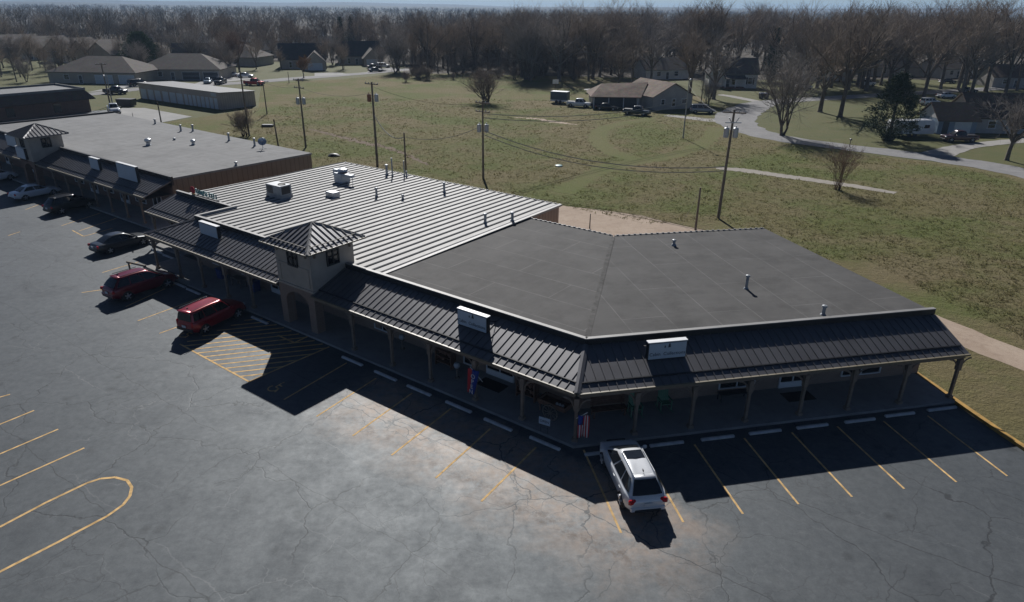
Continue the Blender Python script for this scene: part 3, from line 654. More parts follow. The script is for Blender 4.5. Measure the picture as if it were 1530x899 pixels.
# standing seam canopies
def canopy(e0, e1, t0, t1, name='canopy_roof', parent=None, gut=True, guard=True, rows=.47, shift=0.):
    """sloped metal roof between eave line e0-e1 and top line t0-t1 (world points)"""
    parent = parent or mall
    ed = (e1 - e0); ul = ed.normalized(); up0 = None
    nrm = ed.cross(t0 - e0).normalized()
    if nrm.z < 0: nrm = -nrm
    pm_ = MB().slab([e0, e1, t1, t0], .09)
    # seams run up the slope, perpendicular to the eave, cut by the ends of the panel
    sl_ = nrm.cross(ul); sl_ = sl_ if sl_.z > 0 else -sl_
    hgt = (t0 - e0).dot(sl_)
    a0, a1 = 0., ed.length; b0, b1 = (t0 - e0).dot(ul), (t1 - e0).dot(ul)
    x = shift + rows * .5; lo, hi = min(a0, b0), max(a1, b1)
    sm = MB(); x = lo + rows * .5
    while x < hi:
        f0, f1 = 0., 1.
        if b0 > a0 and x < b0: f1 = min(f1, (x - a0) / (b0 - a0))
        if b0 < a0 and x < a0: f0 = max(f0, (a0 - x) / (a0 - b0))
        if b1 < a1 and x > b1: f1 = min(f1, (a1 - x) / (a1 - b1))
        if b1 > a1 and x > a1: f0 = max(f0, (x - a1) / (b1 - a1))
        if f1 - f0 > .06:
            p0 = e0 + ul * x + sl_ * hgt * f0; p1 = e0 + ul * x + sl_ * hgt * f1
            q = ul * .016; u = nrm * .042
            sm.hexa([p0 - q, p0 + q, p1 + q, p1 - q, p0 - q + u, p0 + q + u, p1 + q + u, p1 - q + u])
        x += rows
    po = pm_.build(name, MT['bronze'], parent)
    sm.build('seam', MT['bronze'], po)
    if guard:
        f = .19; g = MB()
        xa, xb = a0 + (b0 - a0) * f + .15, a1 + (b1 - a1) * f - .15
        pa, pb = e0 + ul * xa + sl_ * hgt * f, e0 + ul * xb + sl_ * hgt * f; q = sl_ * .03; u = nrm * .075; u0 = nrm * .004
        g.hexa([pa - q + u0, pb - q + u0, pb + q + u0, pa + q + u0, pa - q + u, pb - q + u, pb + q + u, pa + q + u])
        g.build('snow_guard', MT['bronzedark'], po)
    if gut:
        g = MB(); out = Vector((ul.y, -ul.x, 0))
        if out.dot(sl_) > 0: out = -out
        a, b = e0 + out * .06 + Vector((0, 0, -.05)), e1 + out * .06 + Vector((0, 0, -.05))
        d = b - a; g.box((a + b) / 2, (d.length, .11, .1), math.atan2(d.y, d.x)); g.build('gutter', MT['gutter'], parent)
        fb = MB(); a2, b2 = e0 - out * .1 + Vector((0, 0, -.2)), e1 - out * .1 + Vector((0, 0, -.2))
        fb.box((a2 + b2) / 2, (d.length - .3, .14, .2), math.atan2(d.y, d.x)); fb.build('porch_beam', MT['post'], parent)
    return po
canopy(LW(KM * NE + .0, NE, ZE), LW(19.95, NE, ZE), LW(KM * NT + .0, NT, ZT), LW(19.95, NT, ZT))
canopy(RW(KM * NE, NE, ZE), RW(22.35, NE, ZE), RW(KM * NT, NT, ZT), RW(22.4, NT, ZT))
canopy(LW(23.5, NE, ZE), LW(40.75, NE, ZE), LW(23.5, NT, ZT), LW(37.95, NT, ZT))
canopy(LW(40.75, NE, ZE), LW(40.75, 3.6, ZE), LW(37.95, NT, ZT), LW(37.95, 3.6, ZT), guard=False)
canopy(LW(38.1, 3.65, ZE + .03), LW(47.1, 3.65, ZE + .03), LW(38.1, 6.5, ZT), LW(46.9, 6.5, ZT))
for a, b in ((cor(NE - .03) + Vector((0, 0, ZE + .06)), cor(NT - .02) + Vector((0, 0, ZT + .09))), (LW(40.75, NE, ZE + .05), LW(37.97, NT, ZT + .07))):
    u = (b - a).normalized(); q = u.cross(Vector((0, 0, 1))).normalized() * .16; hp = MB()
    hp.add([a - q - Vector((0, 0, .05)), a + Vector((0, 0, .03)), a + q - Vector((0, 0, .05)), b - q - Vector((0, 0, .05)), b + Vector((0, 0, .03)), b + q - Vector((0, 0, .05))], [(0, 1, 4, 3), (1, 2, 5, 4), (0, 2, 1), (3, 4, 5), (0, 3, 5, 2)])
    hp.build('hip_capping', MT['bronze'], mall)
sf = MB()   # porch ceilings
for q in ([cor(NE + .15), LW(19.9, NE + .15), LW(19.9, NT), cor(NT)], [cor(NE + .15), cor(NT), RW(22.2, NT), RW(22.2, NE + .15)], [LW(23.5, NE + .15), LW(40.5, NE + .15), LW(40.5, NT), LW(23.5, NT)], [LW(38.3, 3.8), LW(47, 3.8), LW(46.8, 6.4), LW(38.3, 6.4)]):
    sf.slab([p + Vector((0, 0, ZE - .28)) for p in q], .03)
sf.build('porch_ceiling', MT['soffit'], mall)
# end gable of the right canopy
ge = MB(); a, b, c_ = RW(22.3, NE + .1, ZE - .1), RW(22.3, NT, ZE - .1), RW(22.3, NT, ZT - .1)
ge.add([a, b, c_, a - DR * .08, b - DR * .08, c_ - DR * .08], [(0, 1, 2), (3, 5, 4), (0, 3, 4, 1), (1, 4, 5, 2), (2, 5, 3, 0)]); ge.build('canopy_end', MT['bronzedark'], mall)
# porch posts with curved brackets
def porch_post(p, rot, parent=mall, z1=2.62, br=True):
    mb = MB(); mb.box((p[0], p[1], (.15 + z1) / 2), (.15, .15, z1 - .15), rot); mb.bevbox((p[0], p[1], .15 + .09), (.3, .3, .18), .03, rot); mb.box((p[0], p[1], z1 - .35), (.24, .24, .7), rot)
    po = mb.build('porch_post', MT['post'], parent)
    if br:
        m = Matrix.Rotation(rot, 3, 'Z')
        for sgn in (-1, 1):
            k = MB(); pts = []
            for i in range(6):
                t = i / 5; a = t * math.pi / 2
                pts.append(m @ Vector((sgn * (.12 + .55 * (1 - math.cos(a))), 0, z1 - .68 + .66 * math.sin(a))) + Vector((p[0], p[1], 0)))
            for q0, q1 in zip(pts, pts[1:]): k.tube(q0, q1, .05, .05, 4)
            k.build('bracket', MT['post'], po)
    return po
for px, py in ((528.7, 522.7), (585.1, 546.7), (643.5, 569.4), (709, 598), (779.5, 626)): 
    q = G(px, py, .15) - C0; porch_post(LW(q.dot(DL), .42), AL)
porch_post(cor(.42), (AL + AR) / 2)
for px, py in ((946.8, 647.4), (1032.4, 640), (1113.2, 629.4), (1194.6, 620.5), (1264, 610.5), (1341.4, 601.4), (1410.8, 588.6)):
    q = G(px, py, .15) - C0; porch_post(RW(q.dot(DR), .42), AR)
for s in (39.9, 36.4, 33.2, 30.0, 26.9): porch_post(LW(s, .45), AL)
for s in (46.3, 43.2): porch_post(LW(s, 3.85), AL)
# shop windows and doors in the shade of the porch
def window(fr, s, n, w_, h_, zc, ang, parent=mall, frame='white', panes=2, name='window', out=None):
    c = fr(s, n, zc); o_ = out if out is not None else (-NL if fr is LW else -NR)
    ux = Vector((math.cos(ang), math.sin(ang), 0))
    f = MB(); t = .07
    for dx, dz, sx, sz in ((0, h_ / 2 - t / 2, w_, t), (0, -h_ / 2 + t / 2, w_, t), (-w_ / 2 + t / 2, 0, t, h_ - 2 * t), (w_ / 2 - t / 2, 0, t, h_ - 2 * t)):
        f.box(c + ux * dx + Vector((0, 0, dz)) + o_ * .05, (sx, .1, sz), ang)
    for i in range(1, panes): f.box(c + ux * (-w_ / 2 + w_ * i / panes) + o_ * .05, (t * .8, .09, h_ - 2 * t), ang)
    fo = f.build(name + '_frame', MT[frame], parent)
    MB().box(c + o_ * .025, (w_ - .05, .02, h_ - .05), ang).build('pane', MT['glass'], fo)
def shop_door(fr, s, n, ang, w_=1.8, parent=mall, frame='white'):
    window(fr, s, n, w_, 2.1, 1.22, ang, parent, frame, 2, 'shop_door')
    c = fr(s, n, .36); o_ = -NL if fr is LW else -NR; MB().box(c + o_ * .08, (w_ - .1, .04, .38), ang).build('kick_panel', MT[frame], parent)
shop_door(LW, 6.9, NT, AL, 2.0); window(LW, 9.2, NT, .9, 2.0, 1.25, AL, panes=1)
window(LW, 12.2, NT, 2.4, 1.5, 1.5, AL); window(LW, 16.6, NT, 1.5, 1.9, 1.3, AL); window(LW, 3.6, NT, 1.8, 1.4, 1.5, AL)
shop_door(RW, 13.9, NT, AR, 1.7); window(RW, 10.4, NT, 2.2, 1.5, 1.25, AR); window(RW, 18.3, NT, 2.6, 1.5, 1.25, AR, panes=2); window(RW, 5.8, NT, 1.6, 1.2, 1.6, AR)
shop_door(LW, 27.5, NT - .06, AL, 1.8); window(LW, 31, NT - .06, 2.2, 1.6, 1.5, AL); window(LW, 35, NT - .06, 2.2, 1.6, 1.5, AL); shop_door(LW, 43, 6.44, AL, 1.8)
dr_ = MB().box(LW(16.72, 22.6, 1.1), (.08, 1.0, 2.1), AL).build('back_door', MT['tanmetal'], mall)
# roof penetrations
def vent(fr, s, n, h, r=.1, cap=True, m='ventgrey', parent=mall, nm='vent_pipe', z=ZR):
    p = fr(s, n, z - .1); mb = MB(); mb.lathe([(r * 2.2, 0), (r * 1.3, .16), (r, .18), (r, h)], 10, p)
    if cap: mb.lathe([(r * 1.0, h), (r * 1.6, h + .03), (r * 1.4, h + .12), (.01, h + .17)], 10, p)
    mb.build(nm, MT[m], parent, True)
for s, n, h, r in ((18.56, 16.5, .75, .11), (17.2, 18.3, .7, .11), (31.3, 16.8, .8, .1), (27.6, 21.8, .9, .1), (28.8, 17.6, .4, .09), (36.9, 23.5, 1.0, .12), (34.8, 24.2, .5, .07)): vent(LW, s, n, h, r)
vent(LW, 36.1, 23.5, 1.9, .07, False); vent(LW, 35.2, 24.3, 1.6, .06, False)
for s, n, h, r in ((13.4, 8.4, .85, .09), (15.7, 4.0, .55, .1), (12.5, 17.1, .35, .1)): vent(RW, s, n, h, r)
bx = MB().bevbox(LW(34.4, 14.4, ZR + .2), (1.1, .8, .5), .05, AL).build('roof_hatch', MT['galv'], mall)
# corner tower
TC = (21.7, 2.25); TH = 1.8
def TP(a, b, z): return LW(TC[0] + a, TC[1] + b, z)     # a along +s (left), b inward
tw = MB()
for a in (-1, 1):
    for b in (-1, 1): tw.prism([TP(a * TH, b * TH, 0)[:2], TP(a * (TH - .65), b * TH, 0)[:2], TP(a * (TH - .65), b * (TH - .65), 0)[:2], TP(a * TH, b * (TH - .65), 0)[:2]], .15, 3.05)
def arch_panel(p0, p1, zs, zt, th, inward):
    """brick spandrel over a segmental arch spanning p0-p1"""
    n = 12; lo, hi = [], []
    for i in range(n + 1):
        t = i / n; q = p0 + (p1 - p0) * t
        lo.append(Vector((q.x, q.y, zs + .62 * math.sin(math.pi * t) ** .6))); hi.append(Vector((q.x, q.y, zt)))
    for i in range(n): tw.hexa([lo[i], lo[i + 1], lo[i + 1] + inward * th, lo[i] + inward * th, hi[i], hi[i + 1], hi[i + 1] + inward * th, hi[i] + inward * th])
e = TH - .65
arch_panel(TP(-e, -TH, 0), TP(e, -TH, 0), 2.05, 3.05, .5, NL); arch_panel(TP(-TH, -e, 0), TP(-TH, e, 0), 2.05, 3.05, .5, DL); arch_panel(TP(TH, -e, 0), TP(TH, e, 0), 2.05, 3.05, .5, -DL); arch_panel(TP(-e, TH, 0), TP(e, TH, 0), 2.05, 3.05, .5, -NL)
tbk = tw.build('tower_base', MT['brick'], mall)
st = MB(); st.prism([TP(-TH + .02, -TH + .02, 0)[:2], TP(TH - .02, -TH + .02, 0)[:2], TP(TH - .02, TH - .02, 0)[:2], TP(-TH + .02, TH - .02, 0)[:2]], 3.056, 5.9)
tst = st.build('tower_wall', MT['stucco'], mall)
bd = MB()
for z, h, e_ in ((3.09, .14, .05),): bd.prism([TP(-TH - e_, -TH - e_, 0)[:2], TP(TH + e_, -TH - e_, 0)[:2], TP(TH + e_, TH + e_, 0)[:2], TP(-TH - e_, TH + e_, 0)[:2]], z - h / 2, z + h / 2)
bd.build('tower_band', MT['stucco'], tst)
rp = MB()   # raised stucco frame with a recessed panel under the front window
for q in ((-1.45, 3.3, .2, 1.15), (1.45, 3.3, .2, 1.15)): rp.box(TP(q[0], -TH - .005, q[1] + q[3] / 2), (q[2], .05, q[3]), AL)
rp.box(TP(0, -TH - .005, 4.5), (3.1, .05, .16), AL); rp.build('panel_frame', MT['stucco'], tst)
for fr_ in ('front', 'side', 'left'):
    fm = MB(); gm = MB()
    if fr_ == 'front': c, ux, oo, an = TP(-.05, -TH, 5.05), DL, -NL, AL
    elif fr_ == 'side': c, ux, oo, an = TP(-TH, 0, 5.05), NL, -DL, AL + math.pi / 2
    else: c, ux, oo, an = TP(TH, 0, 5.05), NL, DL, AL + math.pi / 2
    for dx, dz, sx, sz in ((0, .5, 1.0, .09), (0, -.5, 1.0, .09), (-.46, 0, .09, 1.1), (.46, 0, .09, 1.1), (0, 0, .09, .95), (0, .06, .9, .05)): fm.box(c + ux * dx + Vector((0, 0, dz)) + oo * (.03 + (.004 if sx > .5 else 0)), (sx, .09, sz), an)
    fo = fm.build('tower_window', MT['black'], mall); gm.box(c + oo * .012, (.92, .02, 1.0), an); gm.build('pane', MT['glass'], fo)
bc = MB()
for a in (-1.45, -.6, .6, 1.45):
    for c, oo, an in ((TP(a, -TH, 0), -NL, AL), (TP(-TH, a, 0), -DL, AL + math.pi / 2)):
        if abs(a) < 1: continue
        bc.box(c + oo * .16 + Vector((0, 0, 5.78)), (.12, .34, .12), an); bc.box(c + oo * .05 + Vector((0, 0, 5.55)), (.12, .12, .4), an)
bc.build('eave_bracket', MT['post'], mall)
EH = TH + .58; ZTe, ZTa = 5.92, 7.02
tr = MB(); ap = TP(0, 0, ZTa); cs = [TP(-EH, -EH, ZTe), TP(EH, -EH, ZTe), TP(EH, EH, ZTe), TP(-EH, EH, ZTe)]
tr.add(cs + [ap] + [q - Vector((0, 0, .12)) for q in cs], [(0, 1, 4), (1, 2, 4), (2, 3, 4), (3, 0, 4), (0, 5, 6, 1), (1, 6, 7, 2), (2, 7, 8, 3), (3, 8, 5, 0), (5, 8, 7, 6)])
MT['towermetal'] = mat('grey_tower_roof_metal', (.2, .2, .21), .38, .4, .5, .1, 1)
tro = tr.build('tower_roof', MT['towermetal'], mall)
ts = MB(); tcap = MB(); tg = MB()
for i in range(4):
    a, b = cs[i], cs[(i + 1) % 4]; mid = (a + b) / 2; ul = (b - a).normalized(); L = (b - a).length; sv_ = ap - mid; nn_ = ul.cross(sv_).normalized()
    if nn_.z < 0: nn_ = -nn_
    k = -L / 2 + .25
    while k < L / 2:
        f = 1 - abs(k) / (L / 2)
        if f > .08:
            p0 = mid + ul * k; p1 = p0 + sv_ * f; q = ul * .02; u = nn_ * .055
            ts.hexa([p0 - q, p0 + q, p1 + q, p1 - q, p0 - q + u, p0 + q + u, p1 + q + u, p1 - q + u])
        k += .42
    f = .17; tg.tube(mid - ul * L / 2 * .75 + sv_ * f + nn_ * .08, mid + ul * L / 2 * .75 + sv_ * f + nn_ * .08, .025, n=6)
    u = (ap - a).normalized(); q = u.cross(Vector((0, 0, 1))).normalized() * .15
    tcap.add([a - q - Vector((0, 0, .03)), a + Vector((0, 0, .07)), a + q - Vector((0, 0, .03)), ap - q * .6 - Vector((0, 0, .03)), ap + Vector((0, 0, .07)), ap + q * .6 - Vector((0, 0, .03))], [(0, 1, 4, 3), (1, 2, 5, 4), (0, 2, 1), (3, 4, 5), (0, 3, 5, 2)])
    d = b - a; out = (mid - TP(0, 0, ZTe)).normalized(); tg.box(mid + out * .05 - Vector((0, 0, .06)), (d.length, .09, .1), math.atan2(d.y, d.x))
ts.build('seam', MT['bronzedark'], tro); tcap.build('hip_capping', MT['cap'], tro); tg.build('eave_gutter', MT['gutter'], tro)

# ------------------------------------------------------------------ second strip mall to the left
N2 = 5.6
mall2 = thing('strip_mall', 'second strip mall farther left with a grey flat roof and brown metal end wall', 'building', LW(52, N2), world=True)
MB().prism([LW(51.6, N2 + 3.2)[:2], LW(51.3, 25.4)[:2], LW(100.5, 26.5)[:2], LW(100.5, N2 + 3.2)[:2]], 0, 4.1).build('end_wall', MT['brownmetal'], mall2)
b2 = MB(); a, b = LW(100.4, N2 + 3.15), LW(51.7, N2 + 3.15); d = (b - a).normalized(); q = Vector((d.y, -d.x, 0)) * .05
b2.hexa([a, b, b - q, a - q] + [p + Vector((0, 0, 3.4)) for p in (a, b, b - q, a - q)]); b2.build('brick_facing', MT['brickdk'], mall2)
MB().slab([LW(51.55, N2 + 3.3, 4.32), LW(100.4, N2 + 3.3, 4.32), LW(100.4, 26.5, 4.26), LW(51.25, 25.5, 4.26)], .2).build('flat_roof', MT['roof2'], mall2)
pf, pc = MB(), MB()
parapet(LW(75.9, N2 + 3.15), LW(51.5, N2 + 3.15), zt=4.42); parapet(LW(100.4, N2 + 3.15), LW(80.7, N2 + 3.15), zt=4.42)
a, b = LW(100.4, N2 + 3.3), LW(100.4, 26.5); pc.hexa([p + Vector((0, 0, z)) for z in (4.2, 4.5) for p in (a, b, b - DL * .3, a - DL * .3)])
pf.build('parapet', MT['bronzedark'], mall2); pc.build('parapet_capping', MT['bronzedark'], mall2)
E2, T2 = N2 + .4, N2 + 3.15
canopy(LW(51.9, E2, ZE), LW(76.3, E2, ZE), LW(51.6, T2, ZT + .05), LW(76.3, T2, ZT + .05), parent=mall2)
canopy(LW(80.3, E2, ZE), LW(100, E2, ZE), LW(80.3, T2, ZT + .05), LW(100, T2, ZT + .05), parent=mall2)
MB().slab([LW(52, E2 + .2, ZE - .28), LW(99.8, E2 + .2, ZE - .28), LW(99.8, T2, ZE - .28), LW(52, T2, ZE - .28)], .03).build('porch_ceiling', MT['soffit'], mall2)
for s in (53, 56.2, 59.4, 62.6, 65.8, 69, 72.2, 84, 88, 92, 96): porch_post(LW(s, N2 + .5), AL, mall2)
for s in (55, 62, 69, 86, 93): shop_door(LW, s, T2, AL, 1.8, mall2)
for s in (58.5, 65.5, 72.5): window(LW, s, T2, 2.2, 1.5, 1.5, AL, mall2)
TC = (78.3, 7.75); tw = MB()
for a in (-1, 1):
    for b in (-1, 1): tw.prism([TP(a * TH, b * TH, 0)[:2], TP(a * (TH - .65), b * TH, 0)[:2], TP(a * (TH - .65), b * (TH - .65), 0)[:2], TP(a * TH, b * (TH - .65), 0)[:2]], .15, 3.05)
e = TH - .65
arch_panel(TP(-e, -TH, 0), TP(e, -TH, 0), 2.05, 3.05, .5, NL); arch_panel(TP(-TH, -e, 0), TP(-TH, e, 0), 2.05, 3.05, .5, DL); arch_panel(TP(TH, -e, 0), TP(TH, e, 0), 2.05, 3.05, .5, -DL); arch_panel(TP(-e, TH, 0), TP(e, TH, 0), 2.05, 3.05, .5, -NL)
tw.build('tower_base', MT['brickdk'], mall2)
MB().prism([TP(-TH + .02, -TH + .02, 0)[:2], TP(TH - .02, -TH + .02, 0)[:2], TP(TH - .02, TH - .02, 0)[:2], TP(-TH + .02, TH - .02, 0)[:2]], 3.056, 5.9).build('tower_wall', MT['stucco'], mall2)
for c, ux, oo, an in ((TP(0, -TH, 5.05), DL, -NL, AL), (TP(-TH, 0, 5.05), NL, -DL, AL + math.pi / 2)):
    fm = MB()
    for dx, dz, sx, sz in ((0, .5, 1.0, .09), (0, -.5, 1.0, .09), (-.46, 0, .09, .9), (.46, 0, .09, .9), (0, 0, .09, .9)): fm.box(c + ux * dx + Vector((0, 0, dz)) + oo * .03, (sx, .09, sz), an)
    fo = fm.build('tower_window', MT['black'], mall2); MB().box(c + oo * .012, (.92, .02, 1.0), an).build('pane', MT['glass'], fo)
tr = MB(); ap = TP(0, 0, ZTa); cs = [TP(-EH, -EH, ZTe), TP(EH, -EH, ZTe), TP(EH, EH, ZTe), TP(-EH, EH, ZTe)]
tr.add(cs + [ap] + [q - Vector((0, 0, .12)) for q in cs], [(0, 1, 4), (1, 2, 4), (2, 3, 4), (3, 0, 4), (0, 5, 6, 1), (1, 6, 7, 2), (2, 7, 8, 3), (3, 8, 5, 0), (5, 8, 7, 6)])
tro = tr.build('tower_roof', MT['bronze'], mall2); ts = MB(); tcap = MB()
for i in range(4):
    a, b = cs[i], cs[(i + 1) % 4]; mid = (a + b) / 2; ul = (b - a).normalized(); L = (b - a).length; sv_ = ap - mid; nn_ = ul.cross(sv_).normalized()
    nn_ = nn_ if nn_.z > 0 else -nn_; k = -L / 2 + .25
    while k < L / 2:
        f = 1 - abs(k) / (L / 2)
        if f > .08:
            p0 = mid + ul * k; p1 = p0 + sv_ * f; q = ul * .02; u = nn_ * .055
            ts.hexa([p0 - q, p0 + q, p1 + q, p1 - q, p0 - q + u, p0 + q + u, p1 + q + u, p1 - q + u])
        k += .42
    u = (ap - a).normalized(); q = u.cross(Vector((0, 0, 1))).normalized() * .15
    tcap.add([a - q - Vector((0, 0, .03)), a + Vector((0, 0, .07)), a + q - Vector((0, 0, .03)), ap - q * .6 - Vector((0, 0, .03)), ap + Vector((0, 0, .07)), ap + q * .6 - Vector((0, 0, .03))], [(0, 1, 4, 3), (1, 2, 5, 4), (0, 2, 1), (3, 4, 5), (0, 3, 5, 2)])
ts.build('seam', MT['bronze'], tro); tcap.build('hip_capping', MT['bronze'], tro)
for s, n, h in ((76.5, 24, .8), (75.3, 25, .8), (65.4, 24, .9), (59.9, 23.9, .9), (85, 25, .6), (88, 11.2, .6), (50.0 + 2, 16.2, .35), (71, 20, .2)): vent(LW, s, n, h, .12, parent=mall2, z=4.3)
# turbine vents, dish and air conditioners stand on the roofs
def turbine(loc, label, sc_=1.):
    t = thing('turbine_vent', label, 'roof vent', loc, 0, 'round vents on the grey roof')
    MB().lathe([(.42, 0), (.36, .1), (.3, .14), (.3, .42)], 16).build('base_pipe', MT['galv'], t, True)
    d = MB(); d.lathe([(.3, .42), (.45, .52), (.5, .72), (.42, .92), (.2, 1.02), (.01, 1.04)], 20).build('turbine_head', MT['galv'], t, True); t.scale = (sc_,) * 3
turbine(G(222, 216.5, 4.3), 'round galvanised vent on the grey roof, larger of the two domes', .8)
turbine(G(289, 215.5, 4.3), 'small round galvanised vent on the grey roof, right of the larger dome', .6)
t = thing('satellite_dish', 'round grey satellite dish at the back edge of the grey roof', 'satellite dish', G(393, 222, 4.3), R(-70))
MB().tube((0, 0, 0), (0, 0, .7), .04).tube((-.4, 0, 0), (.4, 0, 0), .03).tube((0, -.4, 0), (0, .4, 0), .03).build('mast', MT['galv'], t)
d = MB(); d.lathe([(.01, 0), (.2, .02), (.4, .09), (.5, .16), (.49, .17), (.39, .1), (.2, .035), (.01, .015)], 18); 
do = d.build('dish', MT['galv'], t, True); do.data.transform(Matrix.Translation((.05, 0, .8)) @ Matrix.Rotation(R(55), 4, 'Y'))
MB().tube((.1, 0, .5), (.6, 0, .95), .02).box((.62, 0, .97), (.1, .08, .08)).build('feed_arm', MT['black'], t)
t = thing('air_conditioner', 'big grey box air conditioner with a round fan on the pale metal roof', 'air conditioner', LW(38.2, 11.5, ZR), AL); t.scale = (.82,) * 3
MB().bevbox((0, 0, .82), (2.5, 1.5, 1.1), .04).build('cabinet', MT['ventgrey'], t); MB().box((0, 0, .14), (2.6, 1.6, .3)).build('curb', MT['concretegrey'], t)
MB().lathe([(.42, 1.37), (.42, 1.45), (.36, 1.45), (.36, 1.39), (.01, 1.38)], 18, (.5, .1, 0)).build('fan_ring', MT['black'], t, True)
g = MB(); [g.box((-1.0 + i * .12, -.755, .85), (.07, .015, .8)) for i in range(9)]; g.box((1.254, 0, .85), (.012, 1.1, .8)); g.build('grille', MT['black'], t)
t = thing('exhaust_unit', 'rusty kitchen exhaust fan with duct on the pale metal roof', 'exhaust fan', LW(38.0, 18.6, ZR), AL); t.scale = (.85,) * 3
MB().bevbox((0, 0, .55), (1.3, 1.3, 1.1), .04).build('cabinet', MT['tank'], t); MB().lathe([(.5, 1.1), (.6, 1.25), (.5, 1.5), (.2, 1.6), (.01, 1.62)], 16, (.1, .1, 0)).build('fan_head', MT['galv'], t, True)
MB().box((.55, -.1, 1.12), (.7, .6, .06)).build('lid', MT['rust'], t); MB().bevbox((-.95, .2, 1.0), (.7, .8, .7), .04).build('side_box', MT['tank'], t)
MB().bevbox((1.35, -.2, .95), (1.5, .6, .3), .03).tube((2.0, -.2, 0), (2.0, -.2, .85), .03).tube((1.6, -.45, 0), (1.6, -.45, .85), .03).build('duct', MT['tank'], t)

# ------------------------------------------------------------------ signs on the canopies
def box_sign(name, fr, s, n, w_, h_, zb, ang, label, txts, dirx, ndir, thick=.28, emblem=True):
    c = fr(s, n, zb + h_ / 2)
    t = thing(name, label, 'sign', fr(s, n, zb), 0, world=True)
    fm = MB(); fm.box(c + ndir * thick / 2, (w_, thick, h_), ang); fm.build('cabinet', MT['black'], t)
    MB().box(c + ndir * thick / 2 + Vector((0, 0, h_ / 2 + .02)), (w_ + .04, thick + .04, .05), ang).build('top_cap', MT['white'], t)
    fc = MB().box(c - ndir * .015, (w_ - .08, .03, h_ - .08), ang).build('face', MT['signface'], t)
    lg = MB(); ux = Vector((math.cos(ang), math.sin(ang), 0))
    for k in (-.36, -.12, .12, .36): lg.box(c + ux * w_ * k + ndir * thick * .5 - Vector((0, 0, h_ / 2 + .12)), (.07, .07, .26), ang)
    for k in (-.45, .45): lg.tube(c + ux * w_ * k + ndir * thick + Vector((0, 0, .15)), c + ux * w_ * k + ndir * (thick + .95) - Vector((0, 0, h_ / 2 - .25)), .025, n=5)
    lg.build('bracket', MT['black'], t)
    for txt, dx, dz, hh in txts:
        text_mb(txt, c - ndir * .036 + ux * dx + Vector((0, 0, dz)), ux, (0, 0, 1), hh, .008).build('lettering', MT['signtext'], fc)
    if emblem:   # a small pair of pine trees over a rise
        em = MB(); o = c - ndir * .036 + Vector((0, 0, h_ * .2))
        for dx, hh in ((-.16, .13), (.08, .24)):
            for k in range(3):
                a = o + ux * dx + Vector((0, 0, hh * .3 * k)); wv = hh * (.42 - .1 * k)
                em.add([a - ux * wv, a + ux * wv, a + Vector((0, 0, hh * .45)), a - ux * wv - ndir * .008, a + ux * wv - ndir * .008, a + Vector((0, 0, hh * .45)) - ndir * .008], [(0, 2, 1), (3, 4, 5), (0, 1, 4, 3), (1, 2, 5, 4), (2, 0, 3, 5)])
        em.build('emblem', MT['signtext'], fc)
    return t
box_sign('shop_sign', LW, 7.9, 1.82, 2.1, .95, 3.55, AL, 'white box sign on the left wing canopy, right of the tower', [('Cabin  Collections', 0, -.17, .26)], DL, NL)
box_sign('shop_sign', RW, 5.32, 1.8, 2.1, .95, 3.55, AR, 'white box sign on the right wing canopy above the green chairs', [('Cabin  Collections', 0, -.17, .26)], DR, NR)
box_sign('shop_sign', LW, 34.2, 2.1, 2.4, .95, 3.6, AL, 'plain white box sign on the canopy just left of the tower', [], DL, NL, emblem=False)
box_sign('shop_sign', LW, 64.6, N2 + 1.9, 2.0, 1.2, 3.6, AL, 'smaller white box sign on the far dark canopy', [], DL, NL, emblem=False)
box_sign('shop_sign', LW, 57.4, N2 + 1.8, 3.9, 1.55, 3.55, AL, 'large blue-edged white sign near the right end of the far canopy', [('RIVER VALLEY', .2, .2, .3), ('MERCANTILE', .2, -.25, .22)] if False else [], DL, NL, emblem=False)
box_sign('shop_sign', LW, 78.9, N2 + .1, 2.4, 1.3, 3.2, AL, 'white sign with dark lines beside the far tower', [], DL, NL, emblem=False)
box_sign('shop_sign', LW, 85.5, N2 + 1.6, 3.0, 1.3, 3.6, AL, 'white sign on the canopy left of the far tower', [], DL, NL, emblem=False)
t = thing('letter_sign', 'teal raised letters with a red and yellow emblem on the dark parapet edge', 'sign', LW(43, 6.6, ZP), 0, world=True)
for i, (ch, ds) in enumerate(zip('SUNRISE DELI', np.linspace(1.2, -1.9, 12))):
    if ch == ' ': continue
    text_mb(ch, LW(42.1 + ds, 6.6, ZP + .42 + (.06 if i == 0 else 0)), -DL, (0, 0, 1), .62, .1).build('letter', MT['teal'], t)
em = MB(); em.lathe([(.3, -.05), (.34, 0), (.3, .05)], 14, (0, 0, 0), 'y'); m_ = Matrix.Translation(LW(43.85, 6.6, ZP + .5)) @ Matrix.Rotation(AL, 4, 'Z'); em.v = [tuple(m_ @ Vector(v)) for v in em.v]
em.build('emblem', MT['flagred'], t); MB().box(LW(43.8, 6.6, ZP + .12), (.5, .06, .14), AL).build('emblem_stripe', MT['yellow'], t)
MB().box(LW(42, 6.66, ZP + .1), (4.2, .05, .06), AL).build('rail', MT['black'], t)

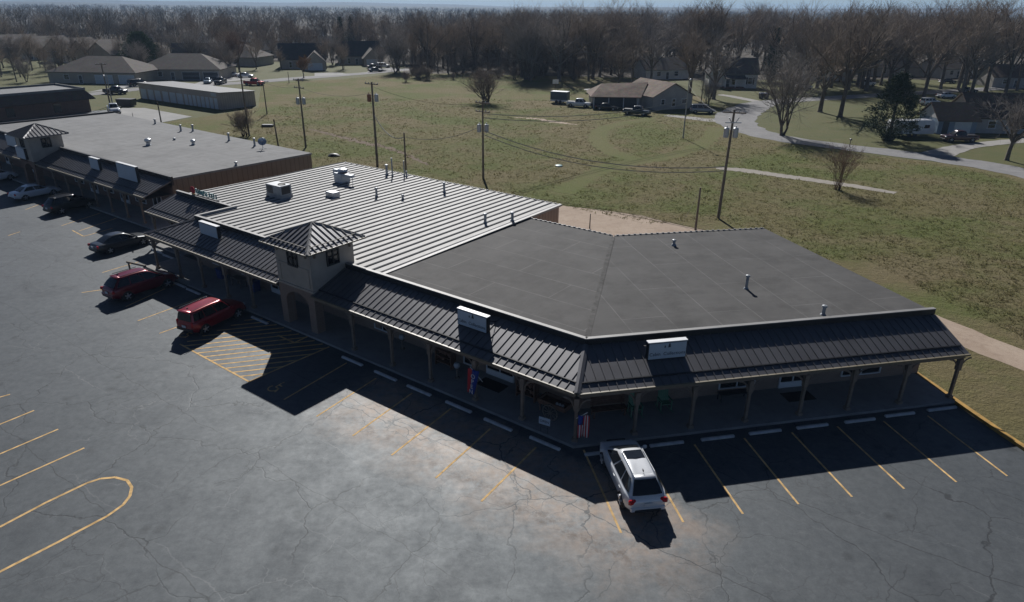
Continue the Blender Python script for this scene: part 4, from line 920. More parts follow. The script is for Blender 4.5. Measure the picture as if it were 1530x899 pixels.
# ------------------------------------------------------------------ things on the porch
def flag(name, label, base, ux, tilt_up, L, cloth, world_rot=0):
    pass
t = thing('flag', 'red, white and blue open flag hanging from a porch post', 'flag', G(690, 560, .15), 0)
px_, py_ = LW(5.9, .45)[:2]
t.location = LW(6.75, .25, 0); t.rotation_euler = (0, 0, AL)
MB().tube((.75, .1, 1.5), (0, -.05, 2.25), .018).build('pole', MT['white'], t)
for k, (m_, x0, x1) in enumerate((('flagred', -.1, .14), ('flagblue', .14, .62))):
    vs, fs = [], []
    for i in range(9):
        for j in range(3):
            f = i / 8; xx = x0 + (x1 - x0) * j / 2
            xx = (xx - .2) * (1 - .35 * f) + .2 - .22 * f
            vs.append((xx, -.05 + .05 * math.sin(xx * 14 + f * 3), 2.15 - 1.55 * f))
    for i in range(8):
        for j in range(2): fs.append((i * 3 + j, i * 3 + j + 1, i * 3 + j + 4, i * 3 + j + 3))
    mb = MB(); mb.add(vs, fs); o = mb.build('red_cloth' if k == 0 else 'blue_cloth', MT[m_], t, True); md = o.modifiers.new('thick', 'SOLIDIFY'); md.thickness = .012
for i, ch in enumerate('OPEN'):
    text_mb(ch, (.27 - .05 * i, -.13, 1.75 - .33 * i), (1, 0, -.0), (0, 0, 1), .36, .01).build('lettering', MT['flagwhite'], t)
t = thing('flag', 'striped American flag hanging from the corner porch post', 'flag', cor(.12) + DR * .3, AR - .2)
MB().tube((-.22, .12, 1.55), (.28, -.12, 2.05), .018).build('pole', MT['white'], t)
def cloth_strip(x0, x1, m, nm, z0, z1):
    vs, fs = [], []
    for i in range(7):
        for j in range(3):
            f = i / 6; xx = x0 + (x1 - x0) * j / 2
            vs.append((xx * (1 - .25 * f) + .14 + .1 * f * math.sin(xx * 3), -.1 + .07 * math.sin(xx * 16 + 2 * f), z0 + (z1 - z0) * f))
    for i in range(6):
        for j in range(2): fs.append((i * 3 + j, i * 3 + j + 1, i * 3 + j + 4, i * 3 + j + 3))
    o = MB().add(vs, fs).build(nm, MT[m], t, True); md = o.modifiers.new('thick', 'SOLIDIFY'); md.thickness = .01
for i in range(9):
    x0 = -.29 + i * .06
    cloth_strip(x0, x0 + .06, 'flagred' if i % 2 == 0 else 'flagwhite', 'stripe', 1.85 if i > 3 else 1.35, .62)
cloth_strip(-.29, -.05, 'flagblue', 'canton', 1.85, 1.35)
t = thing('yard_sign', 'small white yard sign on wire legs at the sidewalk edge near the corner post', 'sign', G(813, 646, .15), AL + .15)
fc = MB().box((0, 0, .68), (.62, .03, .42)).build('panel', MT['signface'], t); MB().tube((-.2, 0, 0), (-.2, 0, .6), .012, n=5).tube((.2, 0, 0), (.2, 0, .6), .012, n=5).tube((-.2, 0, .3), (.2, 0, .3), .01, n=5).build('wire_leg', MT['black'], t)
text_mb('OPEN', (0, -.02, .66), (1, 0, 0), (0, 0, 1), .2, .006).build('lettering', MT['signtext'], fc)
def rocking_chair(label, loc, rot):
    t = thing('rocking_chair', label, 'chair', loc, rot, 'green chairs on the porch')
    b = MB()
    for x in np.linspace(-.24, .24, 5): b.box((x, .28, .85), (.1, .03, .9), 0, Matrix.Rotation(R(-14), 3, 'X'))
    b.box((0, .36, 1.2), (.58, .04, .1)); b.box((0, .22, .58), (.58, .04, .08)); b.build('backrest', MT['greenchair'], t)
    s_ = MB(); [s_.box((0, -.22 + i * .11, .43 + (.0 if i else .01)), (.56, .1, .03)) for i in range(5)]; s_.box((0, 0, .405), (.1, .5, .03)); s_.build('seat', MT['greenchair'], t)
    for sx in (-.3, .3):
        MB().box((sx, -.02, .64), (.08, .6, .03)).build('armrest', MT['greenchair'], t)
        for y in (-.24, .24): MB().box((sx, y, .35), (.05, .05, .62)).build('leg', MT['greenchair'], t)
        k = MB(); pts = [(sx, -.55 + i * .11, .02 + .0 + .35 * ((-.55 + i * .11) / 1.1) ** 2) for i in range(11)]; k.path(pts, .025, 5); k.build('rocker', MT['greenchair'], t)
rocking_chair('green wooden rocking chair half behind the second porch post of the right wing', RW(4.0, 2.1, .15), AR)
rocking_chair('green wooden rocking chair standing clear against the brick wall', RW(5.75, 2.3, .15), AR)
t = thing('bench', 'long reddish brown slatted bench against the wall near the corner', 'bench', RW(2.6, 2.3, .15), AR)
sb = MB(); [sb.box((0, -.2 + .13 * i, .45), (1.9, .11, .035)) for i in range(4)]; sb.box((0, 0, .42), (1.7, .06, .03)).box((-.7, 0, .42), (.05, .5, .028)).box((.7, 0, .42), (.05, .5, .028)); sb.build('seat', MT['brownwood'], t)
bb = MB(); [bb.box((0, .27, .6 + .13 * i), (1.9, .03, .1)) for i in range(4)]; bb.box((-.8, .295, .75), (.06, .025, .7)).box((.8, .295, .75), (.06, .025, .7)); bb.build('backrest', MT['brownwood'], t)
for x in (-.85, .85):
    for y in (-.18, .22): MB().box((x, y, .21), (.07, .07, .42)).build('leg', MT['brownwood'], t)
def table(label, loc, rot, L=1.4, W=.7, H=.75, m='wood', name='display_table', items=True):
    t = thing(name, label, 'table', loc, rot)
    MB().box((0, 0, H), (L, W, .05)).build('tabletop', MT[m], t)
    for x in (-1, 1):
        for y in (-1, 1): MB().box((x * (L / 2 - .06), y * (W / 2 - .06), H / 2 - .012), (.06, .06, H - .025)).build('leg', MT[m], t)
    return t
# an old spoked cart used as a display
t = thing('display_cart', 'old wooden spoked cart with a load of goods on the porch near the corner', 'cart', LW(2.2, 1.7, .15), AL)
MB().box((0, 0, .75), (1.7, .8, .1)).box((0, .4, .88), (1.7, .05, .2)).box((0, -.4, .88), (1.7, .05, .2)).box((-.83, 0, .88), (.05, .76, .2)).box((.83, 0, .88), (.05, .76, .2)).build('cart_bed', MT['brownwood'], t)
for y in (-.5, .5):
    wmb = MB(); ring = [(.0 + .45 * math.cos(a), y, .46 + .45 * math.sin(a)) for a in [i * math.pi / 10 for i in range(21)]]; wmb.path(ring, .03, 5)
    for i in range(5): a = i * math.pi / 5; wmb.tube((-.44 * math.cos(a), y, .46 - .44 * math.sin(a)), (.44 * math.cos(a), y, .46 + .44 * math.sin(a)), .018, n=5)
    wmb.build('wheel', MT['wood'], t)
MB().box((-.95, 0, .4), (.06, .06, .75)).build('prop', MT['brownwood'], t)
for i in range(3):
    o = MB().lathe([(.01, 0), (.07, .02), (.08, .1), (.05, .16), (.01, .17)], 10).build('white_pot', MT['flagwhite'], None, True); o.location = LW(2.0 - .18 * i, 1.55, .15 + .80); tag(o, 'row of little white pots lying on the old spoked cart', 'pot', 'white pots on the cart')
def shelf(label, loc, rot, items):
    t = thing('display_shelf', label, 'shelf', loc, rot)
    for x in (-.6, .6): MB().box((x, 0, .6), (.05, .5, 1.2)).build('side_frame', MT['brownwood'], t)
    for z in (.3, .7, 1.1): MB().box((0, 0, z), (1.15, .5, .04)).build('shelf_board', MT['brownwood'], t)
    for z in (.33, .73, 1.13):
        for i in range(5):
            if rnd.random() < .75: MB().lathe([(.01, 0), (.08, .01), (.1, .12), (.07, .2), (.01, .22)], 8, (-.45 + i * .22, rnd.uniform(-.12, .12), z)).build('small_pot', MT[items], t, True)
shelf('brown shelf of small rusty goods beside the porch post near the double doors', LW(4.4, 2.3, .15), AL, 'rust')
shelf('dark shelf of trinkets on the porch left of the open flag', LW(10.4, 2.3, .15), AL, 'rust')
def pump_stand(label, loc, m):
    t = thing('ball_pedestal', label, 'pedestal', loc, 0, 'pale blue garden ornaments')
    MB().lathe([(.16, 0), (.16, .05), (.05, .1), (.05, .55), (.14, .62), (.14, .66)], 12).build('stand', MT['wood'], t, True)
    MB().lathe([(.01, .66), (.14, .7), (.2, .85), (.14, 1.0), (.01, 1.05)], 14).build('ball', MT[m], t, True)
pump_stand('pale blue ball on a stand beside the third porch post left of the corner', LW(8.9, 1.6, .15), 'tank')
pump_stand('pale blue ball on a stand in the shade under the canopy right of the tower', LW(14.0, 2.3, .15), 'tank')
for lab, loc, rot in (('dark doormat before the double doors of the left wing', LW(6.8, 2.2, .152), AL), ('dark doormat before the white door of the right wing', RW(13.7, 2.1, .152), AR)):
    o = MB().bevbox((0, 0, .008), (1.7, .95, .016), .006).build('doormat', MT['rubber'], None); o.location = loc; o.rotation_euler = (0, 0, rot); tag(o, lab, 'doormat')
t = table('low grey table against the brick wall under the window of the right wing', RW(9.9, 2.5, .15), AR, 1.7, .5, .45, 'doord', 'low_table')
for i, (s, lab) in enumerate(((33.9, 'blue plastic bin by the wall under the middle canopy, left one'), (29.6, 'blue plastic bin by the wall under the middle canopy, nearest the tower'))):
    t = thing('plastic_bin', lab, 'bin', LW(s, 2.4, .15), AL)
    MB().loft([[Vector((x * k, y * k, z)) for x, y in ((-.35, -.3), (.35, -.3), (.35, .3), (-.35, .3))] for z, k in ((0, .85), (.75, 1))]).build('tub', MT['bluebin'], t)
    MB().bevbox((0, 0, .79), (.78, .68, .07), .02).build('lid', MT['bluebin'], t)
t = table('small pale table on the porch of the middle section', LW(31.3, 2.2, .15), AL, 1.2, .6, .7, 'wood')
t = thing('barrier_frame', 'low dark timber rail frame at the left end of the porch', 'barrier', LW(40.6, -.9, 0), AL + .2)
MB().box((0, 0, .75), (2.2, .1, .14)).build('rail', MT['wood'], t)
for x in (-.9, .9): MB().box((x, 0, .34), (.1, .098, .68)).box((x, 0, .05), (.08, .7, .08)).build('leg', MT['wood'], t)

# ------------------------------------------------------------------ vehicles (x forward, origin on the ground under the middle)
def lerp(a, b, t): return a + (b - a) * t
def interp(tab, x):
    for (x0, v0), (x1, v1) in zip(tab, tab[1:]):
        if x <= x1:
            f = 0 if x1 == x0 else (x - x0) / (x1 - x0); f = max(0, min(1, f)); return v0 + (v1 - v0) * f
    return tab[-1][1]
SPEC = dict(
    crossover=dict(L=4.75, W=1.88, H=1.68, top=[(0, .78), (.03, 1.0), (.12, 1.06), (.66, 1.03), (.78, 1.0), (.91, .89), (.97, .74), (1, .6)], cab=(.03, .82, .16, .57), wt=.55, wb=.85, wheel=.37, wx=(.19, .8), rails=True),
    suv=dict(L=4.5, W=1.84, H=1.74, top=[(0, .85), (.02, 1.05), (.1, 1.08), (.64, 1.06), (.74, 1.05), (.93, .98), (.98, .85), (1, .65)], cab=(.015, .74, .05, .6), wt=.66, wb=.82, wheel=.38, wx=(.19, .81), rails=True),
    sedan=dict(L=4.85, W=1.84, H=1.45, top=[(0, .7), (.03, .92), (.18, .96), (.6, .92), (.72, .9), (.9, .78), (.97, .66), (1, .56)], cab=(.13, .75, .3, .54), wt=.56, wb=.82, wheel=.34, wx=(.2, .8), rails=False),
    pickup=dict(L=5.6, W=1.95, H=1.85, top=[(0, 1.0), (.015, 1.08), (.36, 1.08), (.66, 1.08), (.74, 1.1), (.93, 1.06), (.98, .95), (1, .7)], cab=(.36, .76, .41, .64), wt=.66, wb=.86, wheel=.41, wx=(.2, .81), rails=False, bed=True),
    van=dict(L=5.1, W=1.95, H=1.8, top=[(0, .85), (.02, 1.02), (.1, 1.05), (.7, 1.0), (.8, .96), (.93, .86), (.98, .7), (1, .6)], cab=(.015, .86, .05, .66), wt=.7, wb=.86, wheel=.36, wx=(.19, .82), rails=True))
def make_car(kind, colour, label, loc, rot, cat='car', name=None, group=None, sunroof=False, scale=1.):
    sp = SPEC[kind]; L, W, H = sp['L'], sp['W'], sp['H']; hw = W / 2; P = PAINT[colour]
    t = thing(name or {'crossover': 'parked_crossover', 'suv': 'parked_suv', 'sedan': 'parked_sedan', 'pickup': 'pickup_truck', 'van': 'parked_van'}[kind], label, cat, loc, rot, group)
    X = lambda f: (f - .5) * L
    fs_ = sorted(set([0, .012, .04, .09, .16, .24, .32, .42, .52, .62, .7, .76, .82, .88, .93, .965, .988, 1] + [a for a, _ in sp['top']]))
    rings = []
    for f in fs_:
        zt = interp(sp['top'], f); e0 = min(f, 1 - f)
        wk = hw * (1 - .22 * max(0, 1 - e0 / .13) ** 2); zb = .24 + .12 * max(0, 1 - e0 / .08)
        hgt = zt - zb; half = [(0, zb), (wk - .14, zb), (wk - .04, zb + .08), (wk, zb + .38 * hgt), (wk - .005, zb + .72 * hgt), (wk - .035, zb + .93 * hgt), (wk - .13, zt), (wk * .5, zt + .025), (0, zt + .035)]
        ring = [Vector((X(f), y, z)) for y, z in half] + [Vector((X(f), -y, z)) for y, z in half[-2:0:-1]]
        rings.append(ring)
    bodymb = MB().loft(rings)
    body = bodymb.build('body', P, t, True); sbm = body.modifiers.new('round', 'SUBSURF'); sbm.levels = sbm.render_levels = 1
    # cabin
    r0, f0, r1, f1 = sp['cab']; wb, wt = sp['wb'], sp['wt']
    zb = lambda f: interp(sp['top'], f) - .03
    levels = [(0, 0), (.45, .42), (.85, .86), (.96, .97), (1.0, 1.0)]
    def cabx(tv, front): return X(lerp(f0, f1, tv) if front else lerp(r0, r1, tv))
    def cabw(tv): return lerp(wb, wt, tv) * (1 if tv < .9 else (1 - (tv - .9) * .9)) * hw / .94
    def cabz(tv, f): return lerp(zb(f), H, tv)
    rr = []
    NX = 8
    for tv, _ in levels:
        ring = []
        for i in range(NX + 1):
            u = i / NX; f = lerp(lerp(r0, r1, tv), lerp(f0, f1, tv), u)
            zz = cabz(tv, f) - (.05 * (2 * u - 1) ** 2 if tv > .8 else 0)
            wv = cabw(tv) * (1 - .1 * max(0, (abs(2 * u - 1) - .6) / .4) ** 2)
            ring.append((X(f), wv, zz))
        mid_f = [(ring[-1][0] + .05, ring[-1][1] * k, ring[-1][2] + .0) for k in (.5, -.5)]
        mid_r = [(ring[0][0] - .04, ring[0][1] * k, ring[0][2]) for k in (-.5, .5)]
        full = [Vector(p) for p in ring] + [Vector(p) for p in mid_f] + [Vector((x, -y, z)) for x, y, z in ring[::-1]] + [Vector(p) for p in mid_r]
        rr.append(full)
    cm = MB(); cm.loft(rr, cap=False); n_ = len(rr[0])
    # domed roof
    top = rr[-1]; o_ = len(cm.v); k0 = (len(rr) - 1) * n_
    cm.v += [(v.x * .93 + .07 * X((r1 + f1) / 2), v.y * .6, v.z + .03) for v in top]
    for j in range(n_): cm.f.append((k0 + j, k0 + (j + 1) % n_, o_ + (j + 1) % n_, o_ + j))
    cm.f.append(tuple(range(o_, o_ + n_)))
    rfo = cm.build('roof', P, t, True); rsm = rfo.modifiers.new('round', 'SUBSURF'); rsm.levels = rsm.render_levels = 1
    # glass
    def sidept(sd, u, tv):
        f = lerp(lerp(r0, r1, tv), lerp(f0, f1, tv), u)
        wv = cabw(tv) * (1 - .1 * max(0, (abs(2 * u - 1) - .6) / .4) ** 2)
        return Vector((X(f), sd * (wv + .012), cabz(tv, f) - (.05 * (2 * u - 1) ** 2 if tv > .8 else 0)))
    pil = {'pickup': [(.06, .46), (.5, .93)], 'sedan': [(.09, .5), (.53, .92)]}.get(kind, [(.05, .3), (.325, .6), (.63, .94)])
    for sd in (-1, 1):
        for a, b in pil:
            g = MB(); n2 = 4; vs, ff = [], []
            for i in range(n2 + 1):
                for tv in (.1, .48, .84): vs.append(sidept(sd, lerp(a, b, i / n2), tv))
            for i in range(n2):
                for j in range(2): q = (i * 3 + j, i * 3 + j + 1, i * 3 + j + 4, i * 3 + j + 3); ff.append(q if sd > 0 else q[::-1])
            g.add(vs, ff); g.build('side_window', MT['glass'], t, True)
    for front, nm in ((True, 'windshield'), (False, 'rear_window')):
        vs, ff = [], []; lo, hi = (.06, .9) if front else ((.12, .86) if kind != 'sedan' else (.06, .9))
        for tv in (lo, (lo + hi) / 2, hi):
            x = cabx(tv, front); f = lerp(f0, f1, tv) if front else lerp(r0, r1, tv)
            for v in (-.93, -.5, 0, .5, .93):
                wv = cabw(tv) * .9; bow = .05 if front else -.04
                xx = x + (bow * min(1, (1 - abs(v)) / .5)) + (.014 if front else -.014)
                vs.append(Vector((xx, v * wv * .97, cabz(tv, f) - (.05 if tv > .8 else 0) + .012)))
        for i in range(2):
            for j in range(4): q = (i * 5 + j, i * 5 + j + 1, i * 5 + j + 6, i * 5 + j + 5); ff.append(q if front else q[::-1])
        MB().add(vs, ff).build(nm, MT['glass'], t, True)
    # wheels
    wr = sp['wheel']
    for fx in sp['wx']:
        for sd in (-1, 1):
            y = sd * (hw - .1)
            c = (X(fx), y, wr)
            am = MB(); am.lathe([(wr + .075, -.13), (wr + .075, .13 - .022), (.02, .13 - .02)], 20, (X(fx), sd * (hw - .135), wr + .01), 'y')
            if sd < 0: am.v = [(v[0], 2 * sd * (hw - .135) - v[1], v[2]) for v in am.v]
            am.build('wheel_arch', MT['rubber'], t)
            wm_ = MB(); wm_.lathe([(wr * .62, -.1), (wr * .95, -.1), (wr, -.05), (wr, .05), (wr * .95, .1), (wr * .66, .1)], 22, c, 'y')
            wo = wm_.build('wheel', MT['rubber'], t, True)
            rm = MB(); rm.lathe([(wr * .66, 0), (wr * .64, .06), (wr * .55, .03)], 18, (c[0], c[1] + sd * .05, c[2]), 'y')
            for i in range(5):
                a = i * 2 * math.pi / 5 + .3; yy = c[1] + sd * .115
                rm.tube((c[0], yy, c[2]), (c[0] + wr * .62 * math.cos(a), yy, c[2] + wr * .62 * math.sin(a)), .055, .045, 5)
            rm.lathe([(.09, -.02), (.09, .02), (.01, .03)], 10, (c[0], c[1] + sd * .11, c[2]), 'y'); rm.build('rim', MT['rim'], wo, True)
    # lights, plates, mirrors, bumpers, handles
    for sd in (-1, 1):
        zl = interp(sp['top'], .95) - .12; zr_ = interp(sp['top'], .03) - (.14 if kind != 'sedan' else .12)
        MB().bevbox((X(.965), sd * (hw - .3), zl - .02), (.22, .34, .15), .05, -sd * .3).build('headlight', MT['headlight'], t, True)
        MB().bevbox((X(.02), sd * (hw - .25), zr_), (.16, .36 if kind in ('crossover', 'sedan') else .17, .2 if kind != 'suv' else .34), .05, sd * .3).build('tail_light', MT['redlight'], t, True)
        mx = X(lerp(f0, f1, .12) - .035); MB().bevbox((mx, sd * (hw + .1), zb(f0) + .1), (.12, .2, .15), .04).box((mx, sd * (hw - .02), zb(f0) + .05), (.06, .16, .05)).build('mirror', P, t, True)
        for fx in (lerp(r1, f1, .2), lerp(r1, f1, .62)): MB().box((X(fx), sd * (hw - .012), zb(fx) - .17), (.2, .035, .035)).build('door_handle', P, t)
        if sp['rails']: MB().tube((X(r1 + .02), sd * (cabw(.94) - .06), H + .045), (X(f1 - .04), sd * (cabw(.94) - .06), H + .045), .022, n=6).build('roof_rail', MT['black'] if colour != 'silver' else MT['galv'], t)
    MB().bevbox((X(.0) + .02, 0, .5), (.1, W * .82, .2), .04).build('rear_bumper', MT['black'] if kind in ('suv', 'pickup') else P, t, True)
    MB().bevbox((X(1) - .03, 0, .46), (.1, W * .8, .2), .04).build('front_bumper', MT['black'] if kind == 'pickup' else P, t, True)
    if kind in ('crossover', 'sedan'): MB().bevbox((X(0) - .03, 0, .43), (.08, W * .62, .11), .03).build('bumper_recess_band', MT['black'], t)  # lower bumper band, coloured black for the shade of the recess under the plate
    MB().box((X(0) - .035, 0, .72 if kind != 'pickup' else .6), (.02, .34, .16)).build('number_plate', MT['plate'], t)
    MB().box((X(1) - .005, 0, .66), (.05, W * .5, .14)).build('grille', MT['black'], t)
    if sp.get('bed'):
        b = MB(); z = interp(sp['top'], .2) + .037; b.box((X(.185), 0, z), (L * .32, W - .36, .012)); b.build('bed_liner', MT['black'], t)
        for sd in (-1, 1): MB().box((X(.185), sd * (hw - .13), z + .03), (L * .335, .1, .06)).build('bed_rail', P, t)
    if sunroof: MB().bevbox((X(lerp(r1, f1, .74)), 0, H + .01), (.62, .86, .04), .015).build('sunroof', MT['glass'], t)
    if kind in ('crossover', 'suv'):
        MB().bevbox((X(r1) - .02, 0, H - .035), (.26, cabw(.95) * 1.7, .05), .02).build('spoiler', P, t, True)
        MB().box((X(lerp(r1, f1, .1)), 0, H + .08), (.12, .03, .09)).build('antenna_fin', MT['black'], t)
    if scale != 1: t.scale = (scale,) * 3
    return t
HL = math.atan2(.8616, .5075)     # nose-in heading of the left wing stalls
def by_wheels(rear, front, kind, z=0):
    a, b = G(*rear), G(*front); d = (b - a); h = math.atan2(d.y, d.x); sp = SPEC[kind]; u = d.normalized(); lft = Vector((-u.y, u.x, 0))
    mid = (a + b) / 2 + lft * (sp['W'] / 2 - .1) - u * ((sp['wx'][0] + sp['wx'][1]) / 2 - .5) * sp['L']
    return mid, h
make_car('crossover', 'silver', 'silver crossover with dark sunroof and red tail lights parked nose-in', Vector((5.5, 25.2, 0)), R(99), sunroof=True)
p_, h_ = by_wheels((306, 499), (357.5, 474), 'suv'); make_car('suv', 'red', 'bright red boxy suv with black rear glass beside the striped zone', p_, h_)
p_, h_ = by_wheels((190.5, 449), (251.5, 429), 'crossover'); make_car('crossover', 'maroon', 'maroon rounded suv with pinkish lit roof parked left of the red one', p_, h_, scale=1.05)
p_, h_ = by_wheels((166, 379), (214, 366), 'sedan'); make_car('sedan', 'charcoal', 'charcoal sedan parked nose-in near the left end of the porch', p_, h_)
p_, h_ = by_wheels((92, 320), (135, 309.5), 'crossover'); make_car('crossover', 'black', 'black crossover with bright roof rails parked by the far building', p_, h_)
p_, h_ = by_wheels((39, 299.5), (81, 291), 'sedan'); make_car('sedan', 'white', 'white sedan parked left of the black crossover', p_, h_)
make_car('crossover', 'white', 'white car cut off by the left edge below the far tower', G(-8, 271, 0), HL)
# far vehicles
def far(kind, colour, label, px, py, deg, **k): return make_car(kind, colour, label, G(px, py), R(deg), **k)
far('pickup', 'white', 'white pickup truck on the pale concrete pad behind the grey roof', 171, 168, -55, cat='pickup')
far('pickup', 'black', 'black pickup truck on the drive behind the brick building', 173, 140, -8, cat='pickup')
far('van', 'black', 'dark van in front of the left garage doors behind the storage building', 206, 128, 65, cat='van')
far('sedan', 'bluegrey', 'white and grey car by the garage behind the storage roof', 311, 124, -75)
far('pickup', 'black', 'black truck beside the car at the garage behind the storage roof', 330, 125, -88, cat='pickup')
far('sedan', 'silver', 'pale silver car parked on the grass verge by the bend of the road', 347, 114, 10)
far('sedan', 'white', 'white low car parked right of the pale silver car at the bend', 367, 115.5, 5)
far('pickup', 'brightred', 'bright red pickup truck at the edge of the road bend', 380, 127, -12, cat='pickup')
far('sedan', 'charcoal', 'dark sedan on the road below the tan house', 561, 107, 22)
far('sedan', 'black', 'black car on the driveway of the right tan house', 558, 101.5, 25)
far('suv', 'silver', 'silver suv on the driveway of the right tan house', 573, 101, 25)
far('pickup', 'silver', 'silver pickup truck hitched to the dark box trailer in the field', 865, 159.5, -22, cat='pickup')
far('sedan', 'black', 'black sedan parked on the grass before the brown-roofed house', 907, 164, -18)
far('pickup', 'darkgreen', 'dark pickup truck parked on the grass right of the black sedan', 951, 171.5, -28, cat='pickup')
far('van', 'grey', 'grey van parked beside the gravel drive of the brown-roofed house', 1049, 168.5, -4, cat='van')
far('suv', 'white', 'white suv parked behind the blue-fronted garage', 1389, 157, 12)
far('sedan', 'white', 'white car farther up the road behind the blue-fronted garage', 1413, 146, 12)
far('sedan', 'black', 'dark car on the upper road behind the bare trunks', 1446, 138, 5)
far('sedan', 'black', 'dark car parked by the far white house on the right', 1415, 124, 0)
far('sedan', 'silver', 'silver car among the trees right of the white house', 1200, 132, 5)
far('pickup', 'silver', 'silver pickup among the trees on the upper road', 1293, 128, 8, cat='pickup')
far('pickup', 'rustred', 'dark red truck parked in front of the blue garage', 1432, 211, 178, cat='pickup')
# box trailer, camper
t = thing('box_trailer', 'dark blue box trailer with a white base band in the field', 'trailer', G(836.5, 153.5), R(-22))
MB().bevbox((0, 0, 1.65), (4.0, 2.1, 1.75), .08).build('upper_body', mat('trailer_navy', (.06, .085, .11), .5), t); MB().bevbox((0, 0, .62), (4.04, 2.14, .36), .04).build('lower_band', MT['white'], t); MB().box((0, 0, 2.545), (3.9, 2.0, .04)).build('trailer_roof', MT['galv'], t)
MB().box((2.6, 0, .5), (1.4, .08, .08)).build('drawbar', MT['black'], t)
for x in (-.5, .45):
    for y in (-1.03, 1.03): MB().lathe([(.2, -.1), (.36, -.1), (.36, .1), (.2, .1)], 16, (x, y, .36), 'y').build('wheel', MT['rubber'], t)
t = thing('camper', 'white travel trailer with a rounded end under the dark cedar', 'camper', G(1357, 203), R(3))
cr = []
for x, k in ((-3.6, .8), (-3.45, .96), (3.2, 1), (3.55, .85), (3.65, .6)): cr.append([Vector((x, y, .55 + (z - .55) * (k if z > 1 else 1))) for y, z in ((-1.2, .55), (1.2, .55), (1.22, 2.5), (1.0, 2.85), (-1.0, 2.85), (-1.22, 2.5))])
MB().loft(cr).build('body', MT['white'], t, True)
for x in (-2, .2, 2.2): MB().bevbox((x, -1.225, 1.8), (.9, .03, .55), .01).build('window', MT['glass'], t)
MB().bevbox((3.5, 0, 2.0), (.25, 1.4, .5), .05).build('front_window', MT['doord'], t); MB().box((-.9, -1.226, 1.5), (.7, .03, 1.7)).build('door', MT['doorw'], t)
for x in (-.6, .4):
    for y in (-1.1, 1.1): MB().lathe([(.2, -.1), (.36, -.1), (.36, .1), (.2, .1)], 16, (x, y, .36), 'y').build('wheel', MT['rubber'], t)
MB().box((4.2, 0, .5), (1.4, .1, .1)).build('drawbar', MT['black'], t)
# basketball hoop, trampoline, rubbish bins
t = thing('basketball_hoop', 'white basketball backboard on a dark pole behind the box trailer', 'basketball hoop', G(829, 141), R(10))
MB().tube((0, 0, 0), (0, 0, 2.9), .06).build('pole', MT['black'], t); MB().box((0, -.4, 3.1), (1.5, .05, 1.0)).tube((0, 0, 2.85), (0, -.4, 3.0), .04).build('backboard', MT['white'], t)
MB().path([(.23 * math.cos(a), -.68 + .23 * math.sin(a), 2.8) for a in [i * math.pi / 8 for i in range(17)]], .015, 5).build('rim', MT['rust'], t)
t = thing('trampoline', 'round trampoline with pale edge pad on the grass near the wood', 'trampoline', G(884, 139))
MB().lathe([(1.7, .8), (1.7, .86), (.01, .84)], 24).build('mat', MT['black'], t); MB().lathe([(1.65, .868), (2.0, .9), (2.05, .84), (2.0, .8), (1.65, .79)], 24).build('edge_pad', MT['concretegrey'], t, True)
for i in range(6): MB().tube((1.9 * math.cos(i), 1.9 * math.sin(i), 0), (1.9 * math.cos(i), 1.9 * math.sin(i), .82), .03).build('leg', MT['galv'], t)
for i, px in enumerate((1137, 1144.5)):
    t = thing('wheeled_bin', 'dark wheeled rubbish bin at the road edge, %s of the pair' % ('left' if i == 0 else 'right'), 'bin', G(px, 147.5), .2, 'pair of rubbish bins')
    MB().loft([[Vector((x * k, y * k, z)) for x, y in ((-.5, -.5), (.5, -.5), (.5, .5), (-.5, .5))] for z, k in ((0, .75), (1.3, 1))]).build('tub', MT['doord'], t); MB().bevbox((0, 0, 1.36), (1.1, 1.1, .12), .04).build('lid', MT['bluebin'], t)
t = thing('skip_bin', 'dark steel rubbish container on the grass beside the concrete pad', 'container', G(190, 158), R(-5))
MB().loft([[Vector((x * k, y, z)) for x, y in ((-1.8, -.9), (1.8, -.9), (1.8, .9), (-1.8, .9))] for z, k in ((.1, .85), (1.4, 1))]).build('tub', MT['doord'], t); MB().box((0, 0, 1.44), (3.5, 1.8, .06)).build('lid', MT['black'], t)
t = thing('mailbox', 'dark mailbox on a thin post beside the road near the bare shrub', 'mailbox', G(1269, 219.5), 0)
MB().box((0, 0, .55), (.09, .09, 1.1)).build('post', MT['wood'], t); MB().bevbox((0, 0, 1.22), (.26, .5, .26), .08).build('box', MT['black'], t)
o = MB().lathe([(.01, 0), (.9, .0), (1.0, .12), (.6, .42), (.01, .5)], 14).build('tarp_heap', MT['black'], None, True); o.location = G(499, 233); o.scale = (.9, .6, .8); tag(o, 'low black heap on the grass behind the pale metal roof', 'heap')
o = MB().bevbox((0, 0, .2), (2.0, .9, .4), .1).build('utility_box', MT['doord'], None); o.location = G(400, 189); tag(o, 'low dark box lying on the grass left of the transformer pole', 'box')
o = MB().lathe([(.01, 0), (.5, 0), (.5, .12), (.4, .16), (.01, .17)], 12).build('manhole_cover', MT['teal'], None, True); o.location = G(835, 248); tag(o, 'pale green round well cover in the field', 'cover')
o = MB().slab([LW(47.4, 24.6, .9), LW(46.9, 28.6, .9), LW(41.5, 28.5, 1.1), LW(41.5, 26.0, 1.1)], .9).build('sheet_pile', MT['white'], None); tag(o, 'stack of white sheets on the ground behind the pale metal roof', 'stack')

